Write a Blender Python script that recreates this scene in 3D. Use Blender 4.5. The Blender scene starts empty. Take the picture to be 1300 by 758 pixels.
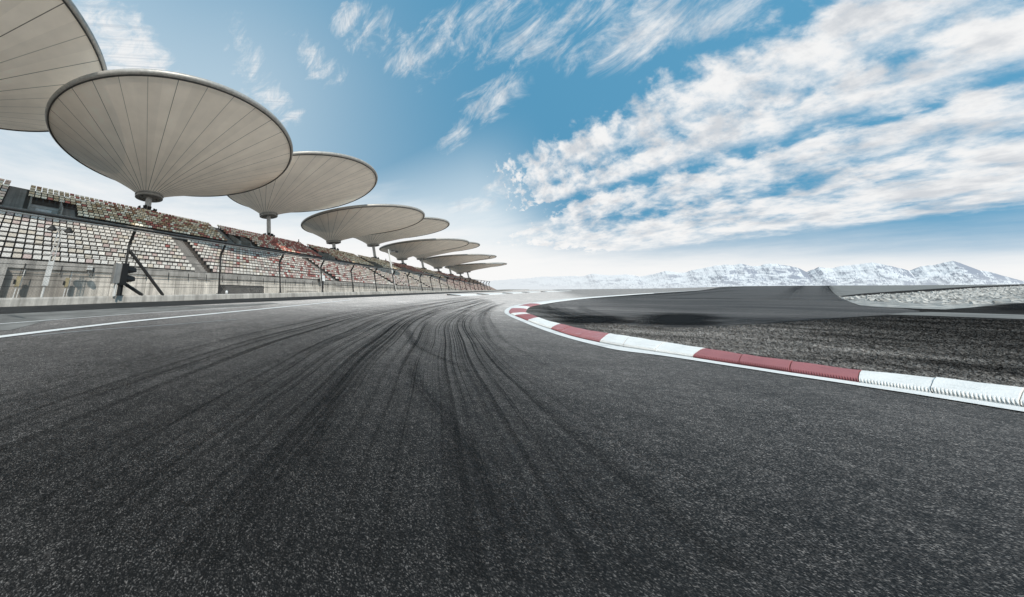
import bpy, bmesh, math, random
import numpy as np
from mathutils import Vector, noise as mnoise

random.seed(7); rng = np.random.default_rng(7)
R = math.radians
scene = bpy.context.scene
COL = scene.collection

# ------------------------------------------------------------------ camera
# World: +Y runs along the grandstand, -X is towards it, z = 0 is the camera height.
FPX, PITCH, YAW, HOR, CX, W, H = 336.97, .371, .796, 375.92, 332.03, 1300., 758.
CY = HOR - FPX * math.tan(PITCH)
HC = 0.60                                   # camera height over the asphalt
cam = bpy.data.cameras.new('camera'); cam_o = bpy.data.objects.new('camera', cam); COL.objects.link(cam_o)
cam.sensor_width = 36; cam.lens = FPX / W * 36
cam.shift_x = (W/2 - CX) / W; cam.shift_y = -(H/2 - CY) / W
cam.clip_start = .05; cam.clip_end = 90000
cam_o.location = (0, 0, 0); cam_o.rotation_euler = (math.pi/2 + PITCH, 0, YAW)
scene.camera = cam_o

def ray(px, py):
    x2 = (px - CX) / FPX; w = (CY - py) / FPX
    y2 = math.cos(PITCH) - w*math.sin(PITCH); z = math.sin(PITCH) + w*math.cos(PITCH)
    return x2*math.cos(YAW) - y2*math.sin(YAW), x2*math.sin(YAW) + y2*math.cos(YAW), z

# ------------------------------------------------------------------ terrain
TA = np.array([-180, -120, -88, -71, -51, -32, -15, -7, 0, 4.5, 10, 14, 18, 21, 24.5, 40, 90, 180.])
TT = np.array([.022, .024, .028, .0327, .0335, .030, .024, .0195, .0165, .0166, .0162, .0184, .0173, .0158, .0152, .015, .018, .022])
_fine = np.arange(-180, 180.01, .25)
_tf = np.interp(_fine, TA, TT)
_k = np.exp(-.5*(np.arange(-12, 13)/4.)**2); _k /= _k.sum()
_tf = np.convolve(np.pad(_tf, 12, mode='wrap'), _k, mode='valid')
def slope(az): return float(np.interp(az, _fine, _tf))
RC = 380.
BX = -11.0                                   # face of the trackside barrier
def cone(x, y):
    r = math.hypot(x, y); t = slope(math.degrees(math.atan2(x, y)))
    if r < RC: return -HC + t*r
    return -HC + t*RC - .012*(r-RC)*min(1, (r-RC)/400) if r < 3000 else -HC + t*RC - .012*2620
def terrain(x, y):
    z = cone(x, y)
    if x < BX - .25 and abs(y) < 600:
        s = min(1, (BX - .25 - x)/1.2); s = s*s*(3-2*s)
        z = z + (min(z, -.55) - z)*s
    return z
def G(px, py, rmax=330.):
    """point of the ground seen along a sight line"""
    x, y, z = ray(px, py); rho = math.hypot(x, y); t = slope(math.degrees(math.atan2(x, y)))
    d = t - z/rho
    r = HC/d if d > 1e-6 else rmax
    r = min(r, rmax)
    return Vector((x/rho*r, y/rho*r, -HC + t*r))

# ------------------------------------------------------------------ node helpers
class NT:
    def __init__(s, tree): s.t = tree; s.n = tree.nodes; s.l = tree.links
    def node(s, typ, **kw):
        n = s.n.new(typ)
        for k, v in kw.items(): setattr(n, k, v)
        return n
    def put(s, sock, v):
        if hasattr(v, 'is_output') or isinstance(v, bpy.types.NodeSocket): s.l.new(v, sock)
        else:
            if isinstance(v, (tuple, list)) and sock.type == 'RGBA' and len(v) == 3: v = (*v, 1)
            sock.default_value = v
    def math(s, op, a, b=0., c=0., clamp=False):
        n = s.node('ShaderNodeMath', operation=op, use_clamp=clamp)
        for i, v in enumerate((a, b, c)): s.put(n.inputs[i], v)
        return n.outputs[0]
    def vmath(s, op, a, b=(0, 0, 0)):
        n = s.node('ShaderNodeVectorMath', operation=op)
        s.put(n.inputs[0], a); s.put(n.inputs[1], b)
        return n.outputs[1] if op in ('DOT_PRODUCT', 'LENGTH') else n.outputs[0]
    def mix(s, f, a, b, mode='MIX'):
        n = s.node('ShaderNodeMix', data_type='RGBA', blend_type=mode)
        s.put(n.inputs[0], f); s.put(n.inputs[6], a); s.put(n.inputs[7], b)
        return n.outputs[2]
    def noise(s, vec, scale, detail=4., rough=.55, dist=0., col=False):
        n = s.node('ShaderNodeTexNoise'); s.put(n.inputs['Vector'], vec)
        n.inputs['Scale'].default_value = scale; n.inputs['Detail'].default_value = detail
        n.inputs['Roughness'].default_value = rough; n.inputs['Distortion'].default_value = dist
        return n.outputs['Color' if col else 'Fac']
    def vor(s, vec, scale, out='Color', feature='F1'):
        n = s.node('ShaderNodeTexVoronoi', feature=feature); s.put(n.inputs['Vector'], vec)
        n.inputs['Scale'].default_value = scale
        return n.outputs[out]
    def rng(s, v, a, b, c=0., d=1., smooth=True):
        n = s.node('ShaderNodeMapRange', interpolation_type='SMOOTHSTEP' if smooth else 'LINEAR')
        for i, q in enumerate((v, a, b, c, d)): s.put(n.inputs[i], q)
        return n.outputs[0]
    def ramp(s, v, stops, interp='LINEAR'):
        n = s.node('ShaderNodeValToRGB'); s.put(n.inputs[0], v); e = n.color_ramp; e.interpolation = interp
        while len(e.elements) < len(stops): e.elements.new(.5)
        for el, (p, c) in zip(e.elements, stops):
            el.position = p; el.color = (c, c, c, 1) if not isinstance(c, tuple) else (*c, 1)
        return n.outputs[0]
    def scale(s, vec, v): return s.vmath('MULTIPLY', vec, v)
    def sep(s, vec):
        n = s.node('ShaderNodeSeparateXYZ'); s.put(n.inputs[0], vec); return n.outputs
    def comb(s, x, y, z):
        n = s.node('ShaderNodeCombineXYZ')
        for i, v in enumerate((x, y, z)): s.put(n.inputs[i], v)
        return n.outputs[0]
    def pos(s): return s.node('ShaderNodeNewGeometry').outputs['Position']
    def attr(s, name, out='Color'):
        return s.node('ShaderNodeAttribute', attribute_name=name).outputs[out]
    def bump(s, h, strength, dist):
        n = s.node('ShaderNodeBump'); s.put(n.inputs['Height'], h)
        n.inputs['Strength'].default_value = strength; n.inputs['Distance'].default_value = dist
        return n.outputs[0]

def material(name, build):
    m = bpy.data.materials.new(name); m.use_nodes = True
    t = NT(m.node_tree); b = m.node_tree.nodes['Principled BSDF']
    out = m.node_tree.nodes['Material Output']
    build(t, b, out); return m

def plain(name, col, rough=.6, metal=0., var=.18, scale=3., bump=0., spec=.3):
    def f(t, b, o):
        p = t.pos(); n = t.noise(p, scale, 6)
        k = t.rng(n, .3, .7, 1-var, 1+var, False)
        t.put(b.inputs['Base Color'], t.mix(1., col, t.comb(k, k, k), 'MULTIPLY'))
        b.inputs['Roughness'].default_value = rough; b.inputs['Metallic'].default_value = metal
        b.inputs['Specular IOR Level'].default_value = spec
        if bump: t.put(b.inputs['Normal'], t.bump(t.noise(p, scale*6, 5), bump, .02))
    return material(name, f)

# ------------------------------------------------------------------ mesh helpers
class MB:
    def __init__(s): s.v = []; s.f = []; s.c = []
    def quad(s, a, b, c, d):
        i = len(s.v); s.v += [tuple(a), tuple(b), tuple(c), tuple(d)]; s.f.append((i, i+1, i+2, i+3))
    def box(s, x0, x1, y0, y1, z0, z1):
        i = len(s.v)
        s.v += [(x, y, z) for z in (z0, z1) for y in (y0, y1) for x in (x0, x1)]
        s.f += [tuple(i+k for k in q) for q in ((0, 2, 3, 1), (4, 5, 7, 6), (0, 1, 5, 4), (2, 6, 7, 3), (0, 4, 6, 2), (1, 3, 7, 5))]
    def obox(s, c, ax, ay, az):
        c = Vector(c); ax, ay, az = Vector(ax), Vector(ay), Vector(az); i = len(s.v)
        s.v += [tuple(c + ax*a + ay*b + az*d) for d in (-1, 1) for b in (-1, 1) for a in (-1, 1)]
        s.f += [tuple(i+k for k in q) for q in ((0, 2, 3, 1), (4, 5, 7, 6), (0, 1, 5, 4), (2, 6, 7, 3), (0, 4, 6, 2), (1, 3, 7, 5))]
    def tube(s, pts, r, n=8, cap=True):
        pts = [Vector(p) for p in pts]; rs = r if isinstance(r, (list, tuple)) else [r]*len(pts)
        base = len(s.v)
        for k, p in enumerate(pts):
            d = (pts[min(k+1, len(pts)-1)] - pts[max(k-1, 0)]).normalized()
            u = d.cross(Vector((0, 0, 1)));
            if u.length < 1e-3: u = Vector((1, 0, 0))
            u.normalize(); w = d.cross(u)
            for j in range(n):
                a = 2*math.pi*j/n; s.v.append(tuple(p + (u*math.cos(a) + w*math.sin(a))*rs[k]))
        for k in range(len(pts)-1):
            for j in range(n):
                a = base+k*n+j; b = base+k*n+(j+1) % n
                s.f.append((a, b, b+n, a+n))
        if cap:
            s.f.append(tuple(base+j for j in range(n))[::-1]); s.f.append(tuple(base+(len(pts)-1)*n+j for j in range(n)))
    def lathe(s, c, prof, n=32, cap=False):
        base = len(s.v); c = Vector(c)
        for r, z in prof:
            for j in range(n):
                a = 2*math.pi*j/n; s.v.append((c.x + r*math.cos(a), c.y + r*math.sin(a), c.z + z))
        for k in range(len(prof)-1):
            for j in range(n):
                a = base+k*n+j; b = base+k*n+(j+1) % n
                s.f.append((a, b, b+n, a+n))
        if cap:
            s.f.append(tuple(base+j for j in range(n))[::-1]); s.f.append(tuple(base+(len(prof)-1)*n+j for j in range(n)))
    def build(s, name, mat, parent=None, smooth=False):
        me = bpy.data.meshes.new(name); me.from_pydata(s.v, [], s.f); me.update()
        if smooth: me.polygons.foreach_set('use_smooth', [True]*len(me.polygons))
        me.materials.append(mat)
        o = bpy.data.objects.new(name, me); COL.objects.link(o)
        if parent:
            o.parent = parent; o.matrix_parent_inverse = parent.matrix_world.inverted()
            if parent.type == 'EMPTY': o.matrix_parent_inverse = __import__('mathutils').Matrix.Translation(-parent.location)
        return o
def tag(o, label=None, cat=None, group=None, kind=None):
    for k, v in (('label', label), ('category', cat), ('group', group), ('kind', kind)):
        if v: o[k] = v
    return o
def empty(name, loc, label, cat, group=None):
    o = bpy.data.objects.new(name, None); COL.objects.link(o); o.location = loc; o.empty_display_size = .3
    return tag(o, label, cat, group)

def crom(pts, n):
    """Catmull-Rom through the points, n samples evenly by arc length"""
    P = [np.array(p, float) for p in pts]; P = [2*P[0]-P[1]] + P + [2*P[-1]-P[-2]]
    out = []
    for i in range(1, len(P)-2):
        a, b, c, d = P[i-1:i+3]
        for t in np.linspace(0, 1, 16, endpoint=False):
            out.append(.5*((2*b) + (c-a)*t + (2*a-5*b+4*c-d)*t*t + (3*b-a-3*c+d)*t**3))
    out.append(P[-2]); out = np.array(out)
    s = np.r_[0, np.cumsum(np.linalg.norm(np.diff(out, axis=0), axis=1))]
    q = np.linspace(0, s[-1], n)
    return np.stack([np.interp(q, s, out[:, k]) for k in range(out.shape[1])], 1)

def grid_mesh(rows, name, mat, kind='structure', uv=False, smooth=True):
    """rows: list of equally long lists of points"""
    nr, nc = len(rows), len(rows[0])
    v = [tuple(p) for r in rows for p in r]
    f = [(i*nc+j, i*nc+j+1, (i+1)*nc+j+1, (i+1)*nc+j) for i in range(nr-1) for j in range(nc-1)]
    me = bpy.data.meshes.new(name); me.from_pydata(v, [], f); me.update()
    if smooth: me.polygons.foreach_set('use_smooth', [True]*len(me.polygons))
    me.materials.append(mat)
    if uv:
        a = me.attributes.new('strip', 'FLOAT_VECTOR', 'POINT')
        a.data.foreach_set('vector', [q for i in range(nr) for j in range(nc) for q in (i/(nr-1), j/(nc-1), 0.)])
    o = bpy.data.objects.new(name, me); COL.objects.link(o)
    if kind: o['kind'] = kind
    # faces up
    if len(me.polygons) and sum(p.normal.z for p in me.polygons) < 0: me.flip_normals()
    return o
def drape(x, y, off): return (x, y, cone(x, y) + off)

# ------------------------------------------------------------------ materials
def m_asphalt(name, dark=.005, light=.015, far=.60, tint=(1., .885, .81), mott=.14):
    def f(t, b, o):
        p = t.pos(); s = t.sep(p)
        p2 = t.comb(s[0], s[1], 0)
        big = t.noise(p2, .35, 5, .6); mid = t.noise(p2, 2.2, 5, .6)
        c1 = t.vor(p2, 470., 'Color'); c2 = t.vor(p2, 360., 'Color'); c3 = t.vor(p2, 110., 'Color'); g4 = t.sep(t.vor(p2, 48., 'Color'))[1]; g5 = t.sep(t.vor(p2, 20., 'Color'))[0]
        tuft = t.noise(p2, 7., 6, .7)
        g1 = t.sep(c1)[0]; g2 = t.sep(c2)[1]; g3 = t.sep(c3)[0]
        # stone chips of several sizes in black binder
        chip = t.math('MULTIPLY', t.rng(g1, .60, 1., 0, 1), .11)
        chip2 = t.math('MULTIPLY', t.rng(g2, .80, 1., 0, 1), .31)
        chip3 = t.math('MULTIPLY', t.rng(g3, .88, 1., 0, 1), .04)
        base = t.math('ADD', t.rng(big, .3, .7, dark*.75, light, False), t.math('MULTIPLY', t.rng(mid, .3, .7, -.012, .012, False), 1.))
        graze_sheen = t.math('MULTIPLY', t.math('POWER', t.rng(t.vmath('LENGTH', p2), 1.0, 15.5, 0., 1.), 1.15), t.math('MULTIPLY', t.rng(mid, .25, .75, .8, 1.2, False), far))          # grazing sheen painted into the colour, paler away from the camera
        v = t.math('ADD', t.math('ADD', t.math('ADD', base, chip), t.math('ADD', chip2, chip3)), graze_sheen)
        patch = t.math('MULTIPLY', t.rng(t.noise(p2, .9, 5, .6), .3, .7, .88, 1.12, False), t.rng(tuft, .3, .7, .90, 1.1, False))
        grain = t.math('MULTIPLY', t.rng(g4, 0, 1, .72, 1.3, False), t.rng(g5, 0, 1, .88, 1.12, False))
        pr = t.comb(t.math('ADD', t.math('MULTIPLY', s[0], .22), t.math('MULTIPLY', s[1], -.10)), t.math('ADD', t.math('MULTIPLY', s[0], .42), t.math('MULTIPLY', s[1], .9)), 0)
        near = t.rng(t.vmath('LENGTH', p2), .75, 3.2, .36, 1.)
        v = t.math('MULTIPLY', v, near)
        streak = t.rng(t.noise(pr, .55, 9, .72), .32, .68, 1-mott, 1+mott, False)
        v = t.math('MULTIPLY', t.math('MULTIPLY', t.math('MULTIPLY', v, patch), grain), streak)
        v = t.math('MULTIPLY', v, t.rng(s[0], .3, 2.6, 1., .50)); v = t.math('MAXIMUM', v, .005)  # vignette falloff painted into the asphalt colour, darker to the right
        t.put(b.inputs['Base Color'], t.mix(1., t.comb(v, v, v), tint, 'MULTIPLY'))
        b.inputs['Roughness'].default_value = .78; b.inputs['Specular IOR Level'].default_value = .25
        h = t.math('ADD', t.math('MULTIPLY', t.vor(p2, 120., 'Distance'), 1.), t.math('MULTIPLY', t.noise(p2, 300., 2), .4))
        t.put(b.inputs['Normal'], t.bump(h, .7, .003))
    return material(name, f)
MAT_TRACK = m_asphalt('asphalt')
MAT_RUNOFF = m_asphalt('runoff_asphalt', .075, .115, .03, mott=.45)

def f_ground(t, b, o):
    p = t.pos(); n = t.noise(p, .25, 8, .65); n2 = t.noise(p, 9., 6, .7)
    v = t.math('MULTIPLY', t.rng(n, .3, .7, .6, 1.4, False), t.rng(n2, .25, .75, .5, 1.5, False))
    t.put(b.inputs['Base Color'], t.mix(1., (.115, .108, .098), t.comb(v, v, v), 'MULTIPLY'))
    b.inputs['Roughness'].default_value = .95; b.inputs['Specular IOR Level'].default_value = .1
    t.put(b.inputs['Normal'], t.bump(n2, .8, .05))
MAT_GROUND = material('dry_ground', f_ground)

def f_grass(t, b, o):
    p = t.pos(); s_ = t.sep(p)
    pr = t.comb(t.math('ADD', t.math('MULTIPLY', s_[0], .50), t.math('MULTIPLY', s_[1], -.23)), t.math('ADD', t.math('MULTIPLY', s_[0], .42), t.math('MULTIPLY', s_[1], .9)), 0)
    n = t.noise(pr, 1.5, 8, .7); n2 = t.noise(pr, 55., 6, .75)
    n3 = t.noise(t.scale(p, (1, 1, 0)), .16, 3, .5)
    v = t.math('MULTIPLY', t.rng(n, .34, .66, .22, 1.5, False), t.rng(n2, .3, .72, .2, 1.9, False))
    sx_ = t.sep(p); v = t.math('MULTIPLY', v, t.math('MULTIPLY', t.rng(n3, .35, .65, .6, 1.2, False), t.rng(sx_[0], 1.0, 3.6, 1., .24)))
    t.put(b.inputs['Base Color'], t.mix(1., (.19, .177, .165), t.comb(v, v, v), 'MULTIPLY'))
    b.inputs['Roughness'].default_value = 1.; b.inputs['Specular IOR Level'].default_value = .05
    t.put(b.inputs['Normal'], t.bump(n2, 1., .05))
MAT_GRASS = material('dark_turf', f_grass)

def f_blade(t, b, o):
    p = t.pos(); s_ = t.sep(p)
    pr = t.comb(t.math('ADD', t.math('MULTIPLY', s_[0], .50), t.math('MULTIPLY', s_[1], -.23)), t.math('ADD', t.math('MULTIPLY', s_[0], .42), t.math('MULTIPLY', s_[1], .9)), 0)
    n = t.noise(pr, 1.5, 8, .7); n2 = t.noise(p, 40., 2)
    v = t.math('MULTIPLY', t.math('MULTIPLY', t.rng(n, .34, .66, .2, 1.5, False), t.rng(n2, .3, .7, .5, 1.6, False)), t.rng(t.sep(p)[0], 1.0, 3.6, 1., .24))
    t.put(b.inputs['Base Color'], t.mix(1., (.27, .25, .233), t.comb(v, v, v), 'MULTIPLY'))
    b.inputs['Roughness'].default_value = .8; b.inputs['Specular IOR Level'].default_value = .15
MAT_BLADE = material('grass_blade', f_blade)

def f_gravel(t, b, o):
    p = t.pos(); c = t.sep(t.vor(p, 2.6, 'Color'))[0]; c2 = t.sep(t.vor(p, .9, 'Color'))[1]; n = t.noise(p, .2, 5)
    v = t.math('MULTIPLY', t.rng(c, 0, 1, .75, 1.25, False), t.rng(n, .3, .7, .8, 1.2, False))
    v = t.math('MULTIPLY', v, t.rng(c2, 0, 1, .85, 1.15, False))
    t.put(b.inputs['Base Color'], t.mix(1., (.36, .345, .32), t.comb(v, v, v), 'MULTIPLY'))
    b.inputs['Roughness'].default_value = .95
    t.put(b.inputs['Normal'], t.bump(t.vor(p, 5.5, 'Distance'), 1., .12))
MAT_GRAVEL = material('gravel', f_gravel)
def f_stone(t, b, o):
    p = t.pos(); c = t.sep(t.vor(p, 1.7, 'Color'))[0]; v = t.rng(c, 0, 1, .45, 1.35, False)
    t.put(b.inputs['Base Color'], t.mix(1., (.46, .44, .41), t.comb(v, v, v), 'MULTIPLY')); b.inputs['Roughness'].default_value = .95; b.inputs['Specular IOR Level'].default_value = .1
MAT_STONE = material('stone', f_stone)
MAT_DUST = plain('dusty_concrete', (.20, .19, .175), .9, var=.35, scale=1.5, bump=.3)

def m_paint(name, col, dirt=(.16, .15, .14), amount=.55, scale=6.):
    def f(t, b, o):
        p = t.pos(); n = t.noise(p, scale, 9, .72); n2 = t.noise(p, scale*8, 5, .7)
        k = t.math('MULTIPLY', t.rng(n, .52, .78), amount); k2 = t.math('MULTIPLY', t.rng(n2, .56, .8), amount*.8)
        c = t.mix(k, col, dirt); c = t.mix(k2, c, dirt)
        t.put(b.inputs['Base Color'], c); b.inputs['Roughness'].default_value = .62; b.inputs['Specular IOR Level'].default_value = .3
        t.put(b.inputs['Normal'], t.bump(n2, .5, .01))
    return material(name, f)
MAT_WHITE = m_paint('white_paint', (.93, .895, .85), amount=.5, scale=16.)
MAT_RED = m_paint('red_paint', (.40, .135, .135), dirt=(.13, .06, .06), amount=.6, scale=14.)
MAT_PINK = m_paint('faded_red_paint', (.46, .17, .17), dirt=(.75, .66, .65), amount=.9, scale=12.)
MAT_LINE = m_paint('line_paint', (.84, .81, .775), amount=.5, scale=3.)

def f_mark(t, b, o):
    a = t.sep(t.attr('strip', 'Vector')); p = t.pos()
    across = t.math('ABSOLUTE', t.math('SUBTRACT', a[1], .5))
    edge = t.rng(across, .18, .5, 1., 0.)
    ends = t.math('MULTIPLY', t.rng(a[0], 0., .14), t.rng(a[0], .72, 1., 1., 0.))
    st = t.noise(t.comb(t.math('MULTIPLY', a[1], 14.), t.math('MULTIPLY', a[0], 3.), 0), 1., 4, .6)
    spec = t.noise(t.scale(p, (1, 1, 0)), 60., 4, .7)
    pat = t.noise(t.scale(p, (1, 1, 0)), 1.7, 6, .65)
    al = t.math('MULTIPLY', t.math('MULTIPLY', edge, ends), t.math('MULTIPLY', t.rng(st, .25, .75), t.rng(pat, .28, .62, .35, 1.)))
    al = t.math('MULTIPLY', t.math('MULTIPLY', al, t.rng(spec, .3, .65, .45, 1.)), t.attr('strength', 'Fac'), clamp=True)
    b.inputs['Base Color'].default_value = (.012, .012, .012, 1); b.inputs['Roughness'].default_value = .8
    b.inputs['Specular IOR Level'].default_value = .15
    t.put(b.inputs['Alpha'], al)
MAT_MARK = material('rubber_mark', f_mark)

def f_membrane(t, b, o):
    a = t.sep(t.attr('cone', 'Vector'))        # angle 0..1, radius 0..1
    w = t.math('FRACT', t.math('MULTIPLY', a[0], 36.))
    d = t.math('ABSOLUTE', t.math('SUBTRACT', w, .5))
    wid = t.math('DIVIDE', .0065, t.math('ADD', .09, t.math('MULTIPLY', a[1], .9)))
    seam = t.rng(d, wid, t.math('MULTIPLY', wid, 2.4), 1., 0.)
    p = t.pos(); n = t.noise(p, .5, 5); n2 = t.noise(t.comb(t.math('MULTIPLY', a[0], 70.), t.math('MULTIPLY', a[1], 3.), 0), 1., 5)
    k = t.math('MULTIPLY', t.rng(n, .3, .7, .93, 1.05, False), t.rng(n2, .3, .7, .965, 1.02, False))
    pan = t.math('FRACT', t.math('MULTIPLY', t.math('SINE', t.math('FLOOR', t.math('MULTIPLY', a[0], 36.))), 43.7))
    k = t.math('MULTIPLY', k, t.rng(pan, 0, 1, .95, 1.04, False))
    c = t.mix(1., (.97, .87, .765), t.comb(k, k, k), 'MULTIPLY')
    c = t.mix(t.math('MULTIPLY', seam, t.rng(pan, 0., 1., .55, .95)), c, (.06, .055, .05))
    df = t.node('ShaderNodeBsdfDiffuse'); tr = t.node('ShaderNodeBsdfTranslucent'); mx = t.node('ShaderNodeMixShader')
    t.put(df.inputs[0], c); t.put(tr.inputs[0], t.mix(1., c, (1., .95, .88), 'MULTIPLY')); mx.inputs[0].default_value = .08
    t.l.new(df.outputs[0], mx.inputs[1]); t.l.new(tr.outputs[0], mx.inputs[2]); t.l.new(mx.outputs[0], o.inputs[0])
MAT_MEMB = material('membrane', f_membrane)
MAT_RIM = plain('rim_metal', (.44, .42, .39), .45, .3)
MAT_RIMDARK = plain('rim_gutter', (.07, .065, .06), .5, .3)
MAT_HUB = plain('hub_steel', (.40, .38, .35), .5, .1)
MAT_MAST = plain('mast_paint', (.60, .58, .55), .5)
MAT_DARK = plain('dark_metal', (.03, .029, .028), .5, .2)
MAT_POST = plain('fence_steel', (.045, .042, .040), .5, .4)
MAT_GALV = plain('galvanised', (.30, .29, .275), .45, .5)
MAT_LIGHTGREY = plain('pale_grey_paint', (.52, .51, .49), .5)
MAT_YELLOW = plain('dull_yellow_paint', (.30, .25, .15), .55)
MAT_BLACK = plain('black_plastic', (.012, .012, .012), .45)
MAT_LENS = plain('dark_lens', (.02, .008, .008), .15)
MAT_CLOTH = plain('dark_clothes', (.03, .03, .035), .9)
MAT_SKIN = plain('skin', (.35, .2, .14), .6)

def m_concrete(name, col, streak=.5, panel=0.):
    def f(t, b, o):
        p = t.pos(); s = t.sep(p)
        n = t.noise(p, .7, 7, .65); n2 = t.noise(p, 12., 5, .7)
        st = t.noise(t.comb(t.math('MULTIPLY', s[1], 3.), t.math('MULTIPLY', s[2], .12), t.math('MULTIPLY', s[0], .1)), 1., 7, .7)
        v = t.math('MULTIPLY', t.rng(n, .3, .7, .75, 1.2, False), t.rng(n2, .3, .7, .88, 1.1, False))
        v = t.math('MULTIPLY', v, t.rng(st, .35, .65, 1-streak, 1+streak*.25, False))
        if panel:
            fy = t.math('ABSOLUTE', t.math('SUBTRACT', t.math('FRACT', t.math('DIVIDE', s[1], 2.6)), .5))
            fz = t.math('ABSOLUTE', t.math('SUBTRACT', s[2], .95))
            j = t.math('MAXIMUM', t.rng(fy, .006, .014, 1., 0.), t.rng(fz, .012, .03, 1., 0.))
            v = t.math('MULTIPLY', v, t.math('SUBTRACT', 1., t.math('MULTIPLY', j, .55)))
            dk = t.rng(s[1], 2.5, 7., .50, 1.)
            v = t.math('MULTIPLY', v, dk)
        t.put(b.inputs['Base Color'], t.mix(1., col, t.comb(v, v, v), 'MULTIPLY'))
        b.inputs['Roughness'].default_value = .88; b.inputs['Specular IOR Level'].default_value = .15
        t.put(b.inputs['Normal'], t.bump(n2, .5, .02))
    return material(name, f)
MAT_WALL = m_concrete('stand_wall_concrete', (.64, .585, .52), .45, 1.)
MAT_STEP = m_concrete('tier_concrete', (.11, .095, .085), .3)
MAT_STAIR = m_concrete('stair_concrete', (.30, .28, .26), .35)
MAT_PARAPET = m_concrete('parapet_concrete', (.36, .34, .315), .4)
MAT_BARRIER = m_concrete('barrier_concrete', (.52, .485, .44), .45)

def f_seat(t, b, o):
    c = t.attr('Col'); p = t.pos(); n = t.noise(p, 2.5, 4)
    k = t.rng(n, .3, .7, .86, 1.1, False)
    t.put(b.inputs['Base Color'], t.mix(1., c, t.comb(k, k, k), 'MULTIPLY'))
    b.inputs['Roughness'].default_value = .5; b.inputs['Specular IOR Level'].default_value = .3
MAT_SEAT = material('seat_plastic', f_seat)

def f_link(t, b, o):
    s = t.sep(t.pos()); cell = .085
    u = t.math('FRACT', t.math('DIVIDE', t.math('ADD', s[1], s[2]), cell)); v = t.math('FRACT', t.math('DIVIDE', t.math('SUBTRACT', s[1], s[2]), cell))
    a = t.math('MAXIMUM', t.math('LESS_THAN', u, .045), t.math('LESS_THAN', v, .045))
    t.put(b.inputs['Alpha'], a); b.inputs['Base Color'].default_value = (.10, .095, .09, 1); b.inputs['Roughness'].default_value = .5
MAT_LINK = material('chain_link', f_link)

# ------------------------------------------------------------------ ground sheet
azs = np.r_[np.arange(-180, -100, 4.), np.arange(-100, 40, .5), np.arange(40, 180.1, 4.)]
rad = np.r_[.05, .5, 1, 2, 3, 4.5, 6, 8, 10, 11, 11.5, 12, 12.5, 13.5, 15, 17, 20, 24, 30, 38, 48, 60, 75, 95, 120, 150, 190, 230, 280, 330, 380, 450, 560, 700, 900, 1300, 2000, 3000, 6000, 15000, 45000]
rows = []
for a in azs:
    sa, ca = math.sin(R(a)), math.cos(R(a))
    rr = []
    # put extra rings at the barrier line so that the bank breaks cleanly there
    for r in rad: rr.append((r*sa, r*ca, terrain(r*sa, r*ca) - .004))
    rows.append(rr)
grid_mesh(rows, 'ground', MAT_GROUND)

# track: asphalt from the barrier to the far right (infield sheets lie on it)
rows = []
for a in np.r_[np.arange(-180, -150, 2.), np.arange(-150, 75.01, .5), np.arange(77, 180.1, 2.)]:
    sa, ca = math.sin(R(a)), math.cos(R(a))
    rb = (BX + 1.05)/sa if sa < -.001 else 1e9        # stop short of the barrier foot
    rmax = min(375., abs(rb))
    q = np.r_[.002, np.geomspace(.2, rmax, 60)]
    rows.append([drape(r*sa, r*ca, .004) for r in q])
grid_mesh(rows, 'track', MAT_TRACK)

# kerb lines, from the near right round the bend to the far straight:  F outer edge of the white line,
# K0 foot of the kerb blocks, K1 back of the kerb blocks
F = [G(*p) for p in [(1640, 582), (1450, 550), (1300, 525.3), (1180, 505.5), (1093, 492), (1005, 478.5), (940, 468.2), (880, 458.8), (836, 452.2), (787, 446), (757, 439.5), (728, 432), (702, 424), (680, 416), (659, 407.3), (647, 402), (640.5, 396.8), (644, 391.8), (654, 388), (672, 385.0), (706, 381.0), (738, 378.0), (775, 375.4), (830, 371.9), (890, 368.3)]]
K0 = [G(*p) for p in [(1640, 573), (1450, 543), (1300, 519.5), (1180, 500.8), (1093, 487.9), (1005, 474.9), (940, 464.9), (880, 455.4), (836, 448.6), (787, 441), (757, 434.9), (728, 428), (702, 419.6), (680, 412), (661, 404.3), (650, 399.8), (646.5, 396.6), (650, 392.2), (658, 388.9), (674, 385.8), (707, 381.6), (738.5, 378.5), (775.5, 375.8), (830.5, 372.2), (890.5, 368.5)]]
K1 = [G(*p) for p in [(1660, 548), (1460, 519), (1310, 498), (1190, 483), (1098, 473.5), (1010, 461.5), (947, 452.6), (897, 444.3), (852, 437.3), (797, 428.3), (772, 424.5), (745, 420.0), (716, 413.3), (693, 407), (679, 401.5), (671, 398.8), (668, 396.2), (669.5, 393), (673, 390.2), (688, 386.7), (712, 383), (741, 379.5), (777, 376.5), (831, 372.6), (891, 368.8)]]
NK = 700
def resamp(P, n=NK):
    # keep correspondence between the three lines: parametrise by index
    P = [np.array(p) for p in P]; P = [2*P[0]-P[1]] + P + [2*P[-1]-P[-2]]
    m = len(P) - 3; out = []
    for q in np.linspace(0, m - 1e-9, n):
        i = int(q); t = q - i; a, b, c, d = P[i:i+4]
        out.append(.5*((2*b) + (c-a)*t + (2*a-5*b+4*c-d)*t*t + (3*b-a-3*c+d)*t**3))
    return np.array(out)
SF, S0, S1 = resamp(F), resamp(K0), resamp(K1)
def kidx(i): return i/(len(F)-1)*(NK-1)      # control index -> sample index
grid_mesh([[drape(a[0], a[1], .010), drape((a[0]+b[0])/2, (a[1]+b[1])/2, .011), drape(b[0], b[1], .010)] for a, b in zip(SF, S0)], 'kerb_line', MAT_LINE)

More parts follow.
